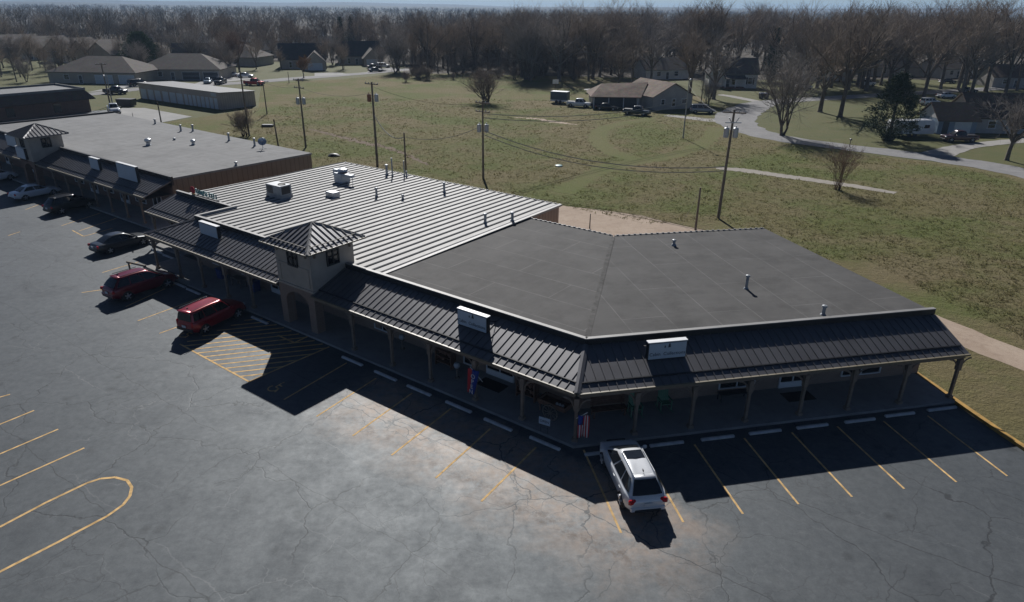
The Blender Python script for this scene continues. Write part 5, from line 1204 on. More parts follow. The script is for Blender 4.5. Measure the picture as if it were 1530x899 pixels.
# ------------------------------------------------------------------ other buildings
def house(name, label, p, rot, L, W, hw, rh, wall, roof, kind='gable', wins=(), doors=(), garages=(), over=.45, chimney=None, cat='house', group=None):
    """local x along the ridge (length L), y across (W); openings are (face, offset along face, width, height, sill) with face F(-y) B(+y) L(-x) R(+x)"""
    t = thing(name, label, cat, p, rot, group)
    wb = MB(); x, y = L / 2, W / 2
    if kind == 'gable':
        wb.add([(-x, -y, 0), (x, -y, 0), (x, y, 0), (-x, y, 0), (-x, -y, hw), (x, -y, hw), (x, y, hw), (-x, y, hw), (-x, 0, hw + rh - .05), (x, 0, hw + rh - .05)],
               [(0, 1, 5, 4), (2, 3, 7, 6), (1, 2, 6, 9, 5), (3, 0, 4, 8, 7), (4, 5, 9, 8), (6, 7, 8, 9), (3, 2, 1, 0)])
    else: wb.box((0, 0, hw / 2), (L, W, hw))
    wb.build('wall', MT[wall], t)
    o = over; rb_ = MB(); dz = -rh * o / y
    if kind == 'gable':
        rb_.slab([(-x - o, -y - o, hw + dz + .08), (x + o, -y - o, hw + dz + .08), (x + o, 0, hw + rh + .08), (-x - o, 0, hw + rh + .08)], .14)
        rb_.slab([(x + o, y + o, hw + dz + .08), (-x - o, y + o, hw + dz + .08), (-x - o, 0, hw + rh + .08), (x + o, 0, hw + rh + .08)], .14)
    else:
        rx = max(.05, x - y * .95)
        c = [(-x - o, -y - o, hw - .02), (x + o, -y - o, hw - .02), (x + o, y + o, hw - .02), (-x - o, y + o, hw - .02)]
        rb_.add(c + [(-rx, 0, hw + rh), (rx, 0, hw + rh)] + [(a, b, z - .16) for a, b, z in c], [(0, 1, 5, 4), (2, 3, 4, 5), (1, 2, 5), (3, 0, 4), (0, 6, 7, 1), (1, 7, 8, 2), (2, 8, 9, 3), (3, 9, 6, 0), (6, 9, 8, 7)])
    ro = rb_.build('roof', MT[roof], t)
    if chimney: MB().box((chimney[0], chimney[1], hw + rh * .75), (.6, .6, rh * 1.1)).build('chimney', MT['brickdk'], ro)
    def place(face, off, w_, h_, z0, nm, m, frame=True):
        cx, cy, ang = {'F': (off, -y, 0), 'B': (off, y, math.pi), 'L': (-x, off, -math.pi / 2), 'R': (x, off, math.pi / 2)}[face]
        out = Vector({'F': (0, -1, 0), 'B': (0, 1, 0), 'L': (-1, 0, 0), 'R': (1, 0, 0)}[face])
        c = Vector((cx, cy, z0 + h_ / 2))
        wo = MB().box(c + out * .02, (w_, .06, h_), ang).build(nm, MT[m], t)
        if frame:
            f = MB(); ux = Vector((math.cos(ang), math.sin(ang), 0))
            for dx, dz_, sx, sz in ((0, h_ / 2, w_ + .2, .1), (0, -h_ / 2, w_ + .2, .1), (-w_ / 2, 0, .1, h_ - .1), (w_ / 2, 0, .1, h_ - .1), (0, 0, w_ - .1, .05)): f.box(c + ux * dx + Vector((0, 0, dz_)) + out * .05, (sx, .07, sz), ang)
            f.build('frame', MT['white'], wo)
    for q in wins: place(*q, 'window', 'glass')
    for q in doors: place(*q, 'door', 'doord')
    for q in garages: place(*q, 'garage_door', 'doorw')
    return t
def hrot(a, b): d = G(*b) - G(*a); return math.atan2(d.y, d.x)
# two hip-roofed duplexes behind the storage building
house('duplex_house', 'hip-roofed tan house with two pale garage doors, left of the storage building', G(155, 122) + Vector((0, 3, 0)), R(-2), 24, 15, 2.9, 3.6, 'vinylt', 'shingle', 'hip', wins=[('F', -7, 1.4, 1.2, 1), ('L', 0, 1.5, 1.2, 1)], doors=[('F', -3.2, 1, 2.1, 0)], garages=[('F', 3.2, 4.8, 2.2, 0), ('F', 9.4, 4.2, 2.2, 0)])
house('duplex_house', 'hip-roofed tan house with open dark garages, behind the storage building', G(276, 117) + Vector((0, 3, 0)), R(4), 23, 15, 2.9, 3.8, 'vinylt', 'shingle', 'hip', wins=[('F', -8, 1.4, 1.2, 1), ('F', -5, 1.2, 1.2, 1)], doors=[('F', -1.6, 1, 2.1, 0), ('F', 3.4, 4.8, 2.2, 0), ('F', 8.9, 4.2, 2.2, 0)])  # the two wide dark panels paint the shade inside the open garages
house('duplex_house', 'hip-roofed house with a pale gable, right of the round green cedar', G(345, 96), R(-8), 26, 14, 3, 4, 'vinylg', 'shingle', 'hip', wins=[('F', -6, 1.4, 1.2, 1), ('F', 6, 1.4, 1.2, 1)])
house('duplex_house', 'brown hip-roofed house behind the second garage house', G(310, 98) + Vector((-4, 4, 0)), R(20), 16, 11, 3, 4.2, 'vinylg', 'shingle', 'gable', wins=[('L', 0, 1.4, 1.2, 1)])
# apartments in a row
for i, px in enumerate((20, 62, 103, 140, 170)):
    py = (84, 88, 92, 97, 101)[i]
    house('row_house', 'tan gabled row house with dark doors, %s from the left of the row of five' % ordn[i], G(px, py) + Vector((0, 5, 0)), R(62), 14, 13.5, 4.4, 3.6, 'vinylt', 'shingle', 'gable', wins=[('L', 3, 1.5, 1.4, 1.2), ('F', 3, 1.4, 1.3, 1.2)], doors=[('L', -1, 2.2, 2.4, 0), ('L', -4.6, 1.0, 2.1, 0)], group='row houses at the left')
# two tan houses with steep gables
def tan_house(label, p, rot):
    t = house('tan_house', label, p, rot, 15, 12.5, 3.2, 4.6, 'vinylt', 'shingledk', 'gable', wins=[('L', .5, 1.0, 1.0, 2.2), ('F', -4, 1.0, 1.9, .4)], doors=[('F', -1.2, 1.0, 2.1, 0)])
    w_ = MB(); L2, W2, h2, r2 = 7, 7, 2.7, 3.0
    w_.add([(.8, -L2 - 6.2, 0), (7.4, -L2 - 6.2, 0), (7.4, -6.2, 0), (.8, -6.2, 0), (.8, -L2 - 6.2, h2), (7.4, -L2 - 6.2, h2), (7.4, -6.2, h2), (.8, -6.2, h2), (4.1, -L2 - 6.2, h2 + r2), (4.1, -6.2, h2 + r2)], [(0, 1, 5, 8, 4), (1, 2, 6, 5), (3, 0, 4, 7), (4, 8, 9, 7), (5, 6, 9, 8), (2, 3, 7, 9, 6)])
    w_.build('garage_wing', MT['vinylt'], t); r_ = MB()
    r_.slab([(.4, -L2 - 6.6, h2 - .28), (4.1, -L2 - 6.6, h2 + r2 + .1), (4.1, -3, h2 + r2 + .1), (.4, -3, h2 - .28)], .14); r_.slab([(7.8, -L2 - 6.6, h2 - .28), (7.8, -3, h2 - .28), (4.1, -3, h2 + r2 + .1), (4.1, -L2 - 6.6, h2 + r2 + .1)], .14)
    r_.build('garage_roof', MT['shingle'], t); MB().box((4.1, -L2 - 6.22, 1.15), (4.8, .06, 2.3)).build('garage_door', MT['doorw'], t)
tan_house('tan gabled house with a garage wing behind the small rusty tree', G(452, 101) + Vector((0, 2, 0)), R(14))
tan_house('tan gabled house with cars on its driveway at the end of the road', G(535, 95) + Vector((0, 2, 0)), R(16))
# storage units
a_, b_, c2_ = G(210.5, 146.4), G(332, 164), G(384, 159)
d1 = (b_ - a_).normalized(); L1 = (b_ - a_).length; n1 = Vector((-d1.y, d1.x, 0)); W1 = 8.2; st_a = math.atan2(d1.y, d1.x)
t = thing('storage_building', 'long low self storage building with a row of pale doors', 'storage units', a_, st_a)
MB().add([(0, 0, 0), (L1, 0, 0), (L1, W1, 0), (0, W1, 0), (0, 0, 3.35), (L1, 0, 3.35), (L1, W1, 3.0), (0, W1, 3.0)], [(0, 1, 5, 4), (1, 2, 6, 5), (2, 3, 7, 6), (3, 0, 4, 7), (4, 5, 6, 7)]).build('wall', MT['storage'], t)
MB().slab([(-.2, -.25, 3.46), (L1 + .2, -.25, 3.46), (L1 + .2, W1 + .2, 3.1), (-.2, W1 + .2, 3.1)], .1).build('roof', MT['storageroof'], t)
xs = [(.6, 2.2), (3.6, 2.2), (6.4, 2.2), (9.5, 2.2), (12.3, 2.2), (15.0, 2.2)] + [(17.9 + i * 1.53, 1.1) for i in range(8)]
for x, w_ in xs:
    if x + w_ < L1: MB().box((x + w_ / 2, -.025, 1.1), (w_, .06, 2.2)).build('roller_door', MT['doorw'], t)
MB().box((L1 - 2.2, -.03, 2.85), (1.8, .08, .7)).build('notice_board', MT['tank'], t)
# brick building with dark mansard at the far left
a_, b_ = G(0, 181), G(137, 166.5); d1 = (b_ - a_).normalized(); n1 = Vector((-d1.y, d1.x, 0)); rt = math.atan2(d1.y, d1.x)
t = thing('brick_building', 'low dark brick building with a black mansard and pale flat roof', 'building', b_, rt)
LB, WB = 50, 13.0
MB().box((-LB / 2, WB / 2, 1.3), (LB, WB, 2.6)).build('wall', MT['brickdk'], t)
mn = MB(); e0 = [(-LB - .8, -.9), (.9, -.9), (.9, WB + .9), (-LB - .8, WB + .9)]; e1 = [(-LB + .2, .3), (-.3, .3), (-.3, WB - .3), (-LB + .2, WB - .3)]
mn.loft([[Vector((x, y, 2.45)) for x, y in e0], [Vector((x, y, 2.6)) for x, y in e0], [Vector((x, y, 4.2)) for x, y in e1]]); mn.build('mansard_roof', MT['shinglebk'], t)
pp = MB()
for (x0, y0), (x1, y1) in zip(e1, e1[1:] + e1[:1]):
    d = Vector((x1 - x0, y1 - y0, 0)); pp.box(((x0 + x1) / 2, (y0 + y1) / 2, 4.4), (d.length + .25, .25, .42), math.atan2(d.y, d.x))
pp.build('parapet', MT['storageroof'], t); MB().box((-LB / 2, WB / 2, 4.23), (LB - 1, WB - 1, .05)).build('flat_roof', MT['storageroof'], t)
for x in (-6, -14, -20, -27): MB().box((x, -.03, 1.3), (1.3, .06, 1.6)).build('window', MT['glass'], t)
# brown-roofed house by the gravel drive
p0, p1 = G(960, 163), G(1021, 163)
FR = R(-66); FP = (p0 + p1) / 2 + Vector((-.6, 5.6, 0))
t = house('farm_house', 'single-storey pale house with a patchy brown roof behind the parked cars', FP, FR, 12.5, 10.2, 2.9, 2.5, 'vinylg', 'shinglebr', 'gable', wins=[('R', -2.6, .9, 1.1, 1.1), ('R', .2, .9, 1.5, .7), ('R', 3.0, 1.4, .9, 1.2), ('F', -3, 1.2, 1.2, 1)], doors=[])
def FL(x, y, z): q = Matrix.Rotation(-FR, 3, 'Z') @ Vector((x, y, z)); return (q.x, q.y, q.z)
fw = MB(); fw.hexa([FL(*q) for q in ((-14.5, -3.2, 0), (-3.6, -3.6, 0), (-3.6, 4.6, 0), (-14.5, 4.6, 0), (-14.5, -3.2, 2.5), (-3.6, -3.6, 2.5), (-3.6, 4.6, 2.5), (-14.5, 4.6, 2.5))]); fw.build('side_wing', MT['vinylg'], t)
fr_ = MB(); fr_.slab([FL(-15.2, -5.6, 2.45), FL(-4.4, -6.0, 2.45), FL(-2.0, .4, 5.0), FL(-12.2, .4, 4.6)], .16); fr_.slab([FL(-3.8, 5.4, 2.5), FL(-15.2, 5.2, 2.5), FL(-12.2, .4, 4.6), FL(-2.0, .4, 5.0)], .16); fr_.slab([FL(-15.2, 5.2, 2.47), FL(-15.2, -5.6, 2.47), FL(-12.2, .4, 4.605)], .16); fr_.build('side_roof', MT['shinglebr'], t)
sc_ = MB(); sc_.hexa([FL(*q) for q in ((-14.3, -3.3, .1), (-5, -3.7, .1), (-5, -3.62, .1), (-14.3, -3.22, .1), (-14.3, -3.3, 2.2), (-5, -3.7, 2.2), (-5, -3.62, 2.2), (-14.3, -3.22, 2.2))]); sc_.build('porch_screen', MT['doord'], t)
for x in (-14.4, -11.2, -8, -4.9): q = FL(x, -5.3, 1.22); MB().box(q, (.14, .14, 2.44), 0).build('porch_post', MT['white'], t)
# white house with a porch
t = house('white_house', 'white gabled house with a front porch and dark shuttered window among bare trees', G(1100, 132) + Vector((1.5, 5, 0)), R(-4), 9, 8, 4.0, 3.6, 'vinylw', 'shingle', 'gable', wins=[('F', 2.6, 1.2, 1.7, 1.1), ('F', -1.9, 1.0, 1.8, .8)], doors=[('F', -3.4, 1, 2.1, .2)])
w_ = MB(); w_.add([(-8.2, -2.4, 0), (-4.5, -2.4, 0), (-4.5, 4, 0), (-8.2, 4, 0), (-8.2, -2.4, 4), (-4.5, -2.4, 4), (-4.5, 4, 4), (-8.2, 4, 4), (-6.4, -2.4, 7.4), (-6.4, 4, 7.4)], [(0, 1, 5, 8, 4), (1, 2, 6, 5), (3, 0, 4, 7), (2, 3, 7, 9, 6), (4, 8, 9, 7), (5, 6, 9, 8)]); w_.build('gable_wing', MT['vinylw'], t)
r_ = MB(); r_.slab([(-8.6, -2.8, 3.4), (-6.4, -2.8, 7.5), (-6.4, 4.3, 7.5), (-8.6, 4.3, 3.4)], .14); r_.slab([(-4.2, -2.8, 3.4), (-4.2, 4.3, 3.4), (-6.4, 4.3, 7.5), (-6.4, -2.8, 7.5)], .14); r_.build('wing_roof', MT['shingledk'], t)
MB().slab([(-4.8, -7, 2.7), (.9, -7, 2.7), (.9, -3.9, 3.5), (-4.8, -3.9, 3.5)], .15).build('porch_roof', MT['shingle'], t)
for x in (-4.6, -1.9, .7): MB().box((x, -6.8, 1.3), (.16, .16, 2.6)).build('porch_post', MT['white'], t)
MB().box((-2, -5.5, .2), (5.6, 3, .4)).build('porch_floor', MT['brownwood'], t)
for sx in (1.72, 3.48): MB().box((sx, -4.06, 1.95), (.42, .05, 1.8)).build('shutter', MT['black'], t)
# blue house with garage at the right edge
t = house('blue_house', 'dark brown-roofed house with white gable and blue garage fronts near the right edge', G(1500, 199) + Vector((4, 4, 0)), R(-4), 20, 9.5, 2.9, 3.6, 'vinylg', 'shinglebk', 'gable', wins=[('F', -6.5, 1.3, 1.3, .9), ('F', -1.2, 1.8, 1.4, .8)], doors=[])
g_ = MB(); gx = -16.6; g_.add([(gx, -6.6, 0), (-10.05, -6.6, 0), (-10.05, .6, 0), (gx, .6, 0), (gx, -6.6, 2.6), (-10.05, -6.6, 2.6), (-10.05, .6, 2.6), (gx, .6, 2.6), (gx, -3, 5.0), (-10.05, -3, 5.0)], [(0, 1, 5, 4), (1, 2, 6, 9, 5), (2, 3, 7, 6), (3, 0, 4, 8, 7), (4, 5, 9, 8), (6, 7, 8, 9)]); g_.build('garage', MT['vinylb'], t)
r_ = MB(); r_.slab([(gx - .4, -7.1, 2.35), (-9.6, -7.1, 2.35), (-9.6, -3, 5.12), (gx - .4, -3, 5.12)], .14); r_.slab([(-9.6, 1.1, 2.35), (gx - .4, 1.1, 2.35), (gx - .4, -3, 5.12), (-9.6, -3, 5.12)], .14); r_.build('garage_roof', MT['shinglebk'], t)
MB().add([(gx - .02, -6.4, 2.55), (gx - .02, .4, 2.55), (gx - .02, -3, 4.8), (gx + .05, -6.4, 2.55), (gx + .05, .4, 2.55), (gx + .05, -3, 4.8)], [(0, 2, 1), (3, 4, 5), (0, 1, 4, 3), (1, 2, 5, 4), (2, 0, 3, 5)]).build('gable_end', MT['vinylw'], t)
MB().box((-12.4, -6.62, 1.1), (2.8, .06, 2.1)).build('garage_door', MT['doorw'], t); MB().box((-15.3, -6.62, 1.05), (1.0, .06, 2.1)).build('door', MT['doord'], t)
# roofs half hidden among the far trees
FH = [(30, 58, 'shingle', 'vinylg', 'grey-roofed low house behind the row houses, leftmost'), (75, 56, 'shingledk', 'vinylt', 'dark-roofed house behind the row houses, second from the left'), (405, 84, 'shingle', 'vinylg', 'grey gabled house left of the small rusty tree'), (500, 74, 'shingle', 'vinylw', 'pale low house with a white eave between the two tan houses'),
      (580, 79, 'shingle', 'vinylt', 'grey-roofed house right behind the right tan house'), (692, 63, 'shingle', 'vinylw', 'pale-roofed house showing through the wood above the round field tree'), (712, 79, 'pad', 'vinylw', 'small white-roofed shed at the edge of the wood'), (985, 116, 'shingle', 'vinylw', 'low pale house behind the brown-roofed house'),
      (1225, 118, 'shingledk', 'vinylw', 'house behind the twin bare trunks on the upper road'), (1320, 112, 'shingle', 'vinylg', 'grey house in the wood above the cedar'), (1410, 114, 'shingle', 'vinylw', 'pale house behind the dark car on the upper road'), (1500, 128, 'shinglebk', 'vinylg', 'brown house among trunks at the upper right'),
      (120, 60, 'shingledk', 'vinylg', 'far dark roof between bare trees, left of the round green cedar'), (290, 66, 'shingle', 'vinylw', 'far pale-walled house right above the garage house roof'), (370, 70, 'shingle', 'vinylt', 'tan far house behind the reddish trees'), (180, 50, 'shingle', 'vinylw', 'distant pale house high above the round green cedar'), (60, 47, 'shingle', 'vinylg', 'distant low house near the horizon at the far left'), (470, 60, 'shingle', 'vinylw', 'distant house behind the tall dark evergreens'), (440, 70, 'pad', 'vinylw', 'white-roofed building behind the left tan house'),
      (240, 62, 'shingle', 'vinylg', 'far house above the round green cedar'), (620, 66, 'shingle', 'vinylw', 'far pale house deep in the wood left of the field tree')]
for px, py, rf, wl_, lab in FH: house('far_house', lab, G(px, py), R(rnd.uniform(-20, 20)), rnd.uniform(12, 18), 10, 3, 3, wl_, rf, 'gable', wins=[('F', -3, 1.4, 1.3, 1), ('F', 3, 1.4, 1.3, 1)], doors=[('F', 0, 1, 2.1, 0)])

# ------------------------------------------------------------------ utility poles and cables
def hgt(bx, by, ty):
    P = G(bx, by); lo, hi = 0, 60
    for _ in range(40):
        m = (lo + hi) / 2; y = P.y; d = m - CAMH
        fwd = y * math.cos(PITCH) - d * math.sin(PITCH); up = y * math.sin(PITCH) + d * math.cos(PITCH); xx = P.x / fwd; yy = up / fwd
        yy2 = -xx * math.sin(ROLL) + yy * math.cos(ROLL)
        if 449.5 - yy2 * FPX > ty: lo = m
        else: hi = m
    return lo
POLES = {}
def pole(key, label, bx, by, ty, r=.15, arm=None, tanks=0, lean=(0, 0), m='wood', zarm=None, tank_m='tank', lamp=False, fuse=False):
    P = G(bx, by); h = hgt(bx, by, ty); t = thing('utility_pole', label, 'utility pole', P)
    top = Vector((lean[0], lean[1], h)); ax = lambda z: Vector((lean[0] * z / h, lean[1] * z / h, z))
    MB().tube((0, 0, -.1), top, r, r * .68, 10).build('pole', MT[m], t, True)
    if arm is not None:
        for dz in ((-.25,) if arm[1] == 1 else (-.25, -1.3)):
            u = Vector((math.cos(arm[0]), math.sin(arm[0]), 0)); c = ax(h + dz) - Vector((0, r + .02, 0))
            co = MB().box(c, (2.2, .11, .12), arm[0]).build('crossarm', MT['wood'], t)
            ins = MB()
            for k in (-1, -.45, .45, 1): ins.lathe([(.05, 0), (.06, .08), (.03, .14), (.01, .18)], 8, c + u * k + Vector((0, 0, .06)))
            for k in (-1,): pass
            ins.build('insulator', MT['tank'], co)
    for i in range(tanks):
        a = (0.1, math.pi - .1, -1.4)[i]; zt = h - (zarm or 2.3); u = Vector((math.cos(a), math.sin(a), 0))
        c = ax(zt) + u * (r + .3)
        to = MB().lathe([(.2, -.5), (.27, -.46), (.27, .4), (.22, .46), (.05, .5), (.04, .68), (.01, .7)], 14, c).build('transformer', MT['rust' if (tank_m == 'mixed' and i == 1) else 'tank'], t, True)
    if fuse: MB().tube(ax(h - 1.2) + Vector((.2, -.3, 0)), ax(h - 1.2) + Vector((.5, -.3, .5)), .04).tube(ax(h - 1.2) - Vector((.2, .3, 0)), ax(h - 1.2) - Vector((.5, .3, -.5)), .04).box(ax(h - 1.2) - Vector((0, .22, 0)), (1.6, .1, .1)).build('fuse_bracket', MT['tank'], t)
    if lamp:
        MB().tube(ax(h - .3), ax(h) + Vector((0, -.9, .1)), .03).build('lamp_arm', MT['galv'], t); MB().lathe([(.18, -.3), (.22, -.05), (.1, .1), (.01, .14)], 12, ax(h) + Vector((0, -1.0, .05))).build('lamp_head', MT['galv'], t, True)
    POLES[key] = (P, h, lean); return t
pole('a', 'utility pole with two crossarms and small transformers left of the pale metal roof', 457, 220, 117, .15, (AL, 2), 2, zarm=3.2)
pole('b', 'tall dark utility pole with a rusty and a grey transformer behind the pale metal roof', 564, 248, 122, .17, (AL + .1, 1), 2, zarm=2.0, tank_m='mixed')
pole('c', 'short utility pole with a service head behind the pale metal roof', 607, 262, 198, .13)
pole('d', 'utility pole with a pair of grey transformer tanks before the round bare tree', 722, 266, 150, .15, (AL, 2), 2, zarm=3.3)
pole('e', 'slim lamp pole with a long shadow at the mown loop', 1020.5, 206, 118, .11, lamp=True, m='concretegrey')
pole('f', 'leaning tall utility pole with transformer tanks behind the dark roof', 1073, 326, 165, .16, (AL + .3, 1), 2, lean=(.35, .6), zarm=2.2, fuse=True)
pole('g', 'short dark post with guy wire just behind the dark flat roof', 1039, 343, 280, .12)
pole('h', 'utility pole at the edge of the field right of the storage building', 399, 170, 120, .12, (.2, 1))
pole('i', 'tall bare utility pole in front of the end of the storage building', 372.5, 203, 105, .15)
pole('j', 'utility pole in front of the storage doors beside the concrete pad', 241, 183, 152, .13)
pole('k', 'tall crossarm pole in front of the hip-roofed house', 165, 158, 94, .16, (.1, 1))
pole('l', 'shorter lamp pole beside the tall crossarm pole', 169, 159, 112, .13, m='concretegrey', lamp=True)
pole('m', 'short leaning service pole beside the dish on the grey roof', 416, 219, 178, .13, lean=(-.2, 0))
pole('n', 'thin pole among the trees beside the white house', 1047, 157, 112, .12)
pole('o', 'utility pole in front of the row houses, left one', 25, 122, 70, .16, (.2, 1))
pole('p', 'utility pole in front of the row houses, right of the other', 89, 123, 76, .16, (.2, 1))
pole('q', 'small dark post on the edge of the dirt drive', 881, 341, 319, .06, m='black')
pole('r', 'pole by the small rusty tree at the bend of the road', 432, 124, 107, .1)
pole('s', 'thin pale post at the corner of the pale metal roof and field', 199, 176, 168, .06)
def cable(label, a, za, b, zb, sag, r=.025, m='cable', n=18, dz=0):
    P0 = Vector((POLES[a][0].x, POLES[a][0].y, za)) if isinstance(a, str) else Vector(a); P1 = Vector((POLES[b][0].x, POLES[b][0].y, zb)) if isinstance(b, str) else Vector(b)
    pts = [P0 + (P1 - P0) * (i / n) - Vector((0, 0, sag * 4 * (i / n) * (1 - i / n))) for i in range(n + 1)]
    o = MB().path(pts, r, 5).build('power_cable', MT[m]); tag(o, label, 'cable'); return o
cable('pale sagging cable from the tall dark pole to the short pole behind the metal roof', 'b', 6.8, 'c', 4.9, 1.2, .05)
cable('dark sagging cable between the short pole and the pole with paired tanks', 'c', 4.9, 'd', 6.6, .9, .03)
cable('upper pale cable from the paired-tank pole towards the leaning pole', 'd', 6.0, 'f', 5.4, 1.6, .05)
cable('lower pale cable from the paired-tank pole towards the leaning pole', 'd', 5.5, 'f', 5.0, 1.7, .045)
cable('upper of the two cables running before the brown-roofed house', 'd', 8.0, 'e', 6.4, 1.3, .045)
cable('lower of the two cables running before the brown-roofed house', 'd', 7.5, 'e', 5.7, 1.4, .045)
cable('guy wire of the short dark post behind the flat roof', 'g', 3.9, tuple(POLES['g'][0] + Vector((-1.0, 1.6, 0))), 0, 0, .015)
cable('thin cable from the tall dark pole to the two-crossarm pole', 'b', 9.6, 'a', 8.8, .8, .015, 'cabledk')
cable('thin cable from the two-crossarm pole to the bare pole by the storage building', 'a', 8.8, 'i', 10.6, 1.0, .015, 'cabledk')
cable('thin dark cable from the tall dark pole to the paired-tank pole', 'b', 10.4, 'd', 9.2, .9, .014, 'cabledk')
cable('thin cable running from the leaning pole beyond the upper right', 'f', 10.2, 'e', 8.6, .8, .014, 'cabledk')

# ------------------------------------------------------------------ trees
def tubes_mesh(name, segs, m, sides=4):
    """segs: array rows p0(3) p1(3) r0 r1 -> one mesh of thin tapered tubes"""
    S = np.array(segs, float); n = len(S)
    p0, p1, r0, r1 = S[:, 0:3], S[:, 3:6], S[:, 6], S[:, 7]
    d = p1 - p0; d /= np.maximum(np.linalg.norm(d, axis=1, keepdims=True), 1e-6)
    ref = np.where(np.abs(d[:, 2:3]) < .9, np.array([[0, 0, 1.]]), np.array([[1., 0, 0]]))
    a = np.cross(d, ref); a /= np.linalg.norm(a, axis=1, keepdims=True); b = np.cross(d, a)
    V = np.zeros((n, 2 * sides, 3))
    for k in range(sides):
        an = 2 * math.pi * k / sides; o = a * math.cos(an) + b * math.sin(an)
        V[:, k] = p0 + o * r0[:, None]; V[:, sides + k] = p1 + o * r1[:, None]
    F = np.zeros((n, sides, 4), int); base = np.arange(n) * 2 * sides
    for k in range(sides):
        k2 = (k + 1) % sides; F[:, k, 0] = base + k; F[:, k, 1] = base + k2; F[:, k, 2] = base + sides + k2; F[:, k, 3] = base + sides + k
    return np_mesh(name, V.reshape(-1, 3), F.reshape(-1, 4), m)
def np_mesh(name, V, F, m):
    me = bpy.data.meshes.new(name); nf, k = F.shape
    me.vertices.add(len(V)); me.vertices.foreach_set('co', V.astype('f').ravel())
    me.loops.add(nf * k); me.loops.foreach_set('vertex_index', F.astype('i').ravel())
    me.polygons.add(nf); me.polygons.foreach_set('loop_start', np.arange(0, nf * k, k).astype('i')); me.polygons.foreach_set('loop_total', np.full(nf, k, 'i'))
    me.update(calc_edges=True); me.validate(); me.materials.append(MT[m]); return me
def grow(rg, h, trunk_h, spread, nlimb, nbr, twigs, r0, multi=1, up=.55, tw=.02, tl=1.0):
    """returns (trunk segments, crown segments) of a leafless tree"""
    T, K = [], []
    def limb(p, d, L, r, lev, out):
        n = 4 if lev < 2 else 3; q = p.copy(); pts = [(q.copy(), r)]
        dd = d.copy()
        for i in range(n):
            dd = (dd + Vector((rg.uniform(-1, 1), rg.uniform(-1, 1), rg.uniform(-.4, 1) * up)) * (.22 if lev < 2 else .3)).normalized()
            q2 = q + dd * L / n; rr = r * (1 - .72 * (i + 1) / n)
            out.append((*q, *q2, pts[-1][1], max(rr, tw * .6))); q = q2; pts.append((q.copy(), max(rr, tw * .6)))
        if lev >= 3: return
        cnt = (nlimb, nbr, twigs)[lev] if lev < 3 else 0
        for i in range(cnt):
            f = rg.uniform(.25, 1.0) if lev else rg.uniform(.05, 1)
            k = min(n - 1, int(f * n)); u = f * n - k; pp = pts[k][0].lerp(pts[k + 1][0], min(1, u)); rr = pts[k][1] * .62
            side = Vector((rg.gauss(0, 1), rg.gauss(0, 1), rg.gauss(.25, .6))).normalized()
            dirn = (dd * rg.uniform(.5, 1.0) + side * rg.uniform(.55, 1.0)).normalized()
            limb(pp, dirn, L * rg.uniform(.38, .62) * (1.15 - .4 * f) * (tl if lev == 2 else 1), max(tw, rr), lev + 1, K if lev >= 0 else T)
    for mth_ in range(multi):
        a = 2 * math.pi * mth_ / max(1, multi) + rg.uniform(0, 1)
        base = Vector((math.cos(a), math.sin(a), 0)) * (.25 if multi > 1 else 0)
        d0 = (Vector((0, 0, 1)) + Vector((math.cos(a), math.sin(a), 0)) * (.35 * spread if multi > 1 else .05)).normalized()
        topp = base + d0 * trunk_h; mid = base + d0 * trunk_h * .5 + Vector((rg.uniform(-.1, .1), rg.uniform(-.1, .1), 0))
        T.append((*(base - Vector((0, 0, .2))), *(base + d0 * .4), r0 * 1.5, r0 * 1.08)); T.append((*(base + d0 * .4), *mid, r0 * 1.08, r0 * .95)); T.append((*mid, *topp, r0 * .95, r0 * .85))
        nl = max(2, nlimb)
        for i in range(nl):
            az_ = 2 * math.pi * i / nl + rg.uniform(-.4, .4); tilt = rg.uniform(.12, .62) * spread if i else .08
            dd = Vector((math.cos(az_) * math.sin(tilt), math.sin(az_) * math.sin(tilt), math.cos(tilt)))
            limb(topp - d0 * trunk_h * rg.uniform(0, .22), dd, (h - trunk_h) * rg.uniform(.62, .86), r0 * rg.uniform(.42, .62), 1 if False else 0.0 or 1, T)
    return T, K
# grow() starts its limbs at level 1, so nbr children carry `twigs` twigs each, and each of those one more generation
def bare_tree(name, rg, h, trunk_h, spread, nlimb, nbr, twigs, r0, bark='bark', twig='twig', multi=1, up=.55, tw=.02, tl=1.):
    T, K = grow(rg, h, trunk_h, spread, nlimb, nbr, twigs, r0, multi, up, tw, tl)
    z = max(k[5] for k in K); f = h / z
    sc_ = lambda S: [tuple(v * f for v in s[:6]) + s[6:] for s in S]
    return tubes_mesh(name + '_trunk', sc_(T), bark, 6), tubes_mesh(name + '_crown', sc_(K), twig, 3)
PROTO = {}
def proto(key, seed, *a, **k): PROTO[key] = bare_tree(key, random.Random(seed), *a, **k)
proto('oak1', 1, 20, 5.5, 1.15, 7, 13, 11, .42, tw=.018)
proto('oak2', 2, 21, 5, 1.3, 8, 12, 10, .46, 'barkgrey', 'twiggrey', tw=.018)
proto('oak3', 3, 19, 4.5, 1.45, 7, 14, 10, .4, tw=.018, up=.3)
proto('tall1', 4, 20, 6, .75, 6, 13, 11, .3, 'barkgrey', 'twigtan', tw=.016, up=.8)
proto('tall2', 5, 18, 4, .7, 6, 13, 11, .26, 'bark', 'twigtan', tw=.016, up=.8)
proto('fan', 6, 15, 1.6, 1.0, 5, 13, 10, .2, 'bark', 'twiggrey', multi=3, tw=.015, up=.6)
proto('round', 7, 8.4, .6, 1.3, 5, 8, 7, .13, multi=5, tw=.014, up=.35)
proto('red', 8, 15, 3, .6, 5, 11, 9, .2, twig='twigred', multi=2, tw=.016, up=.95)
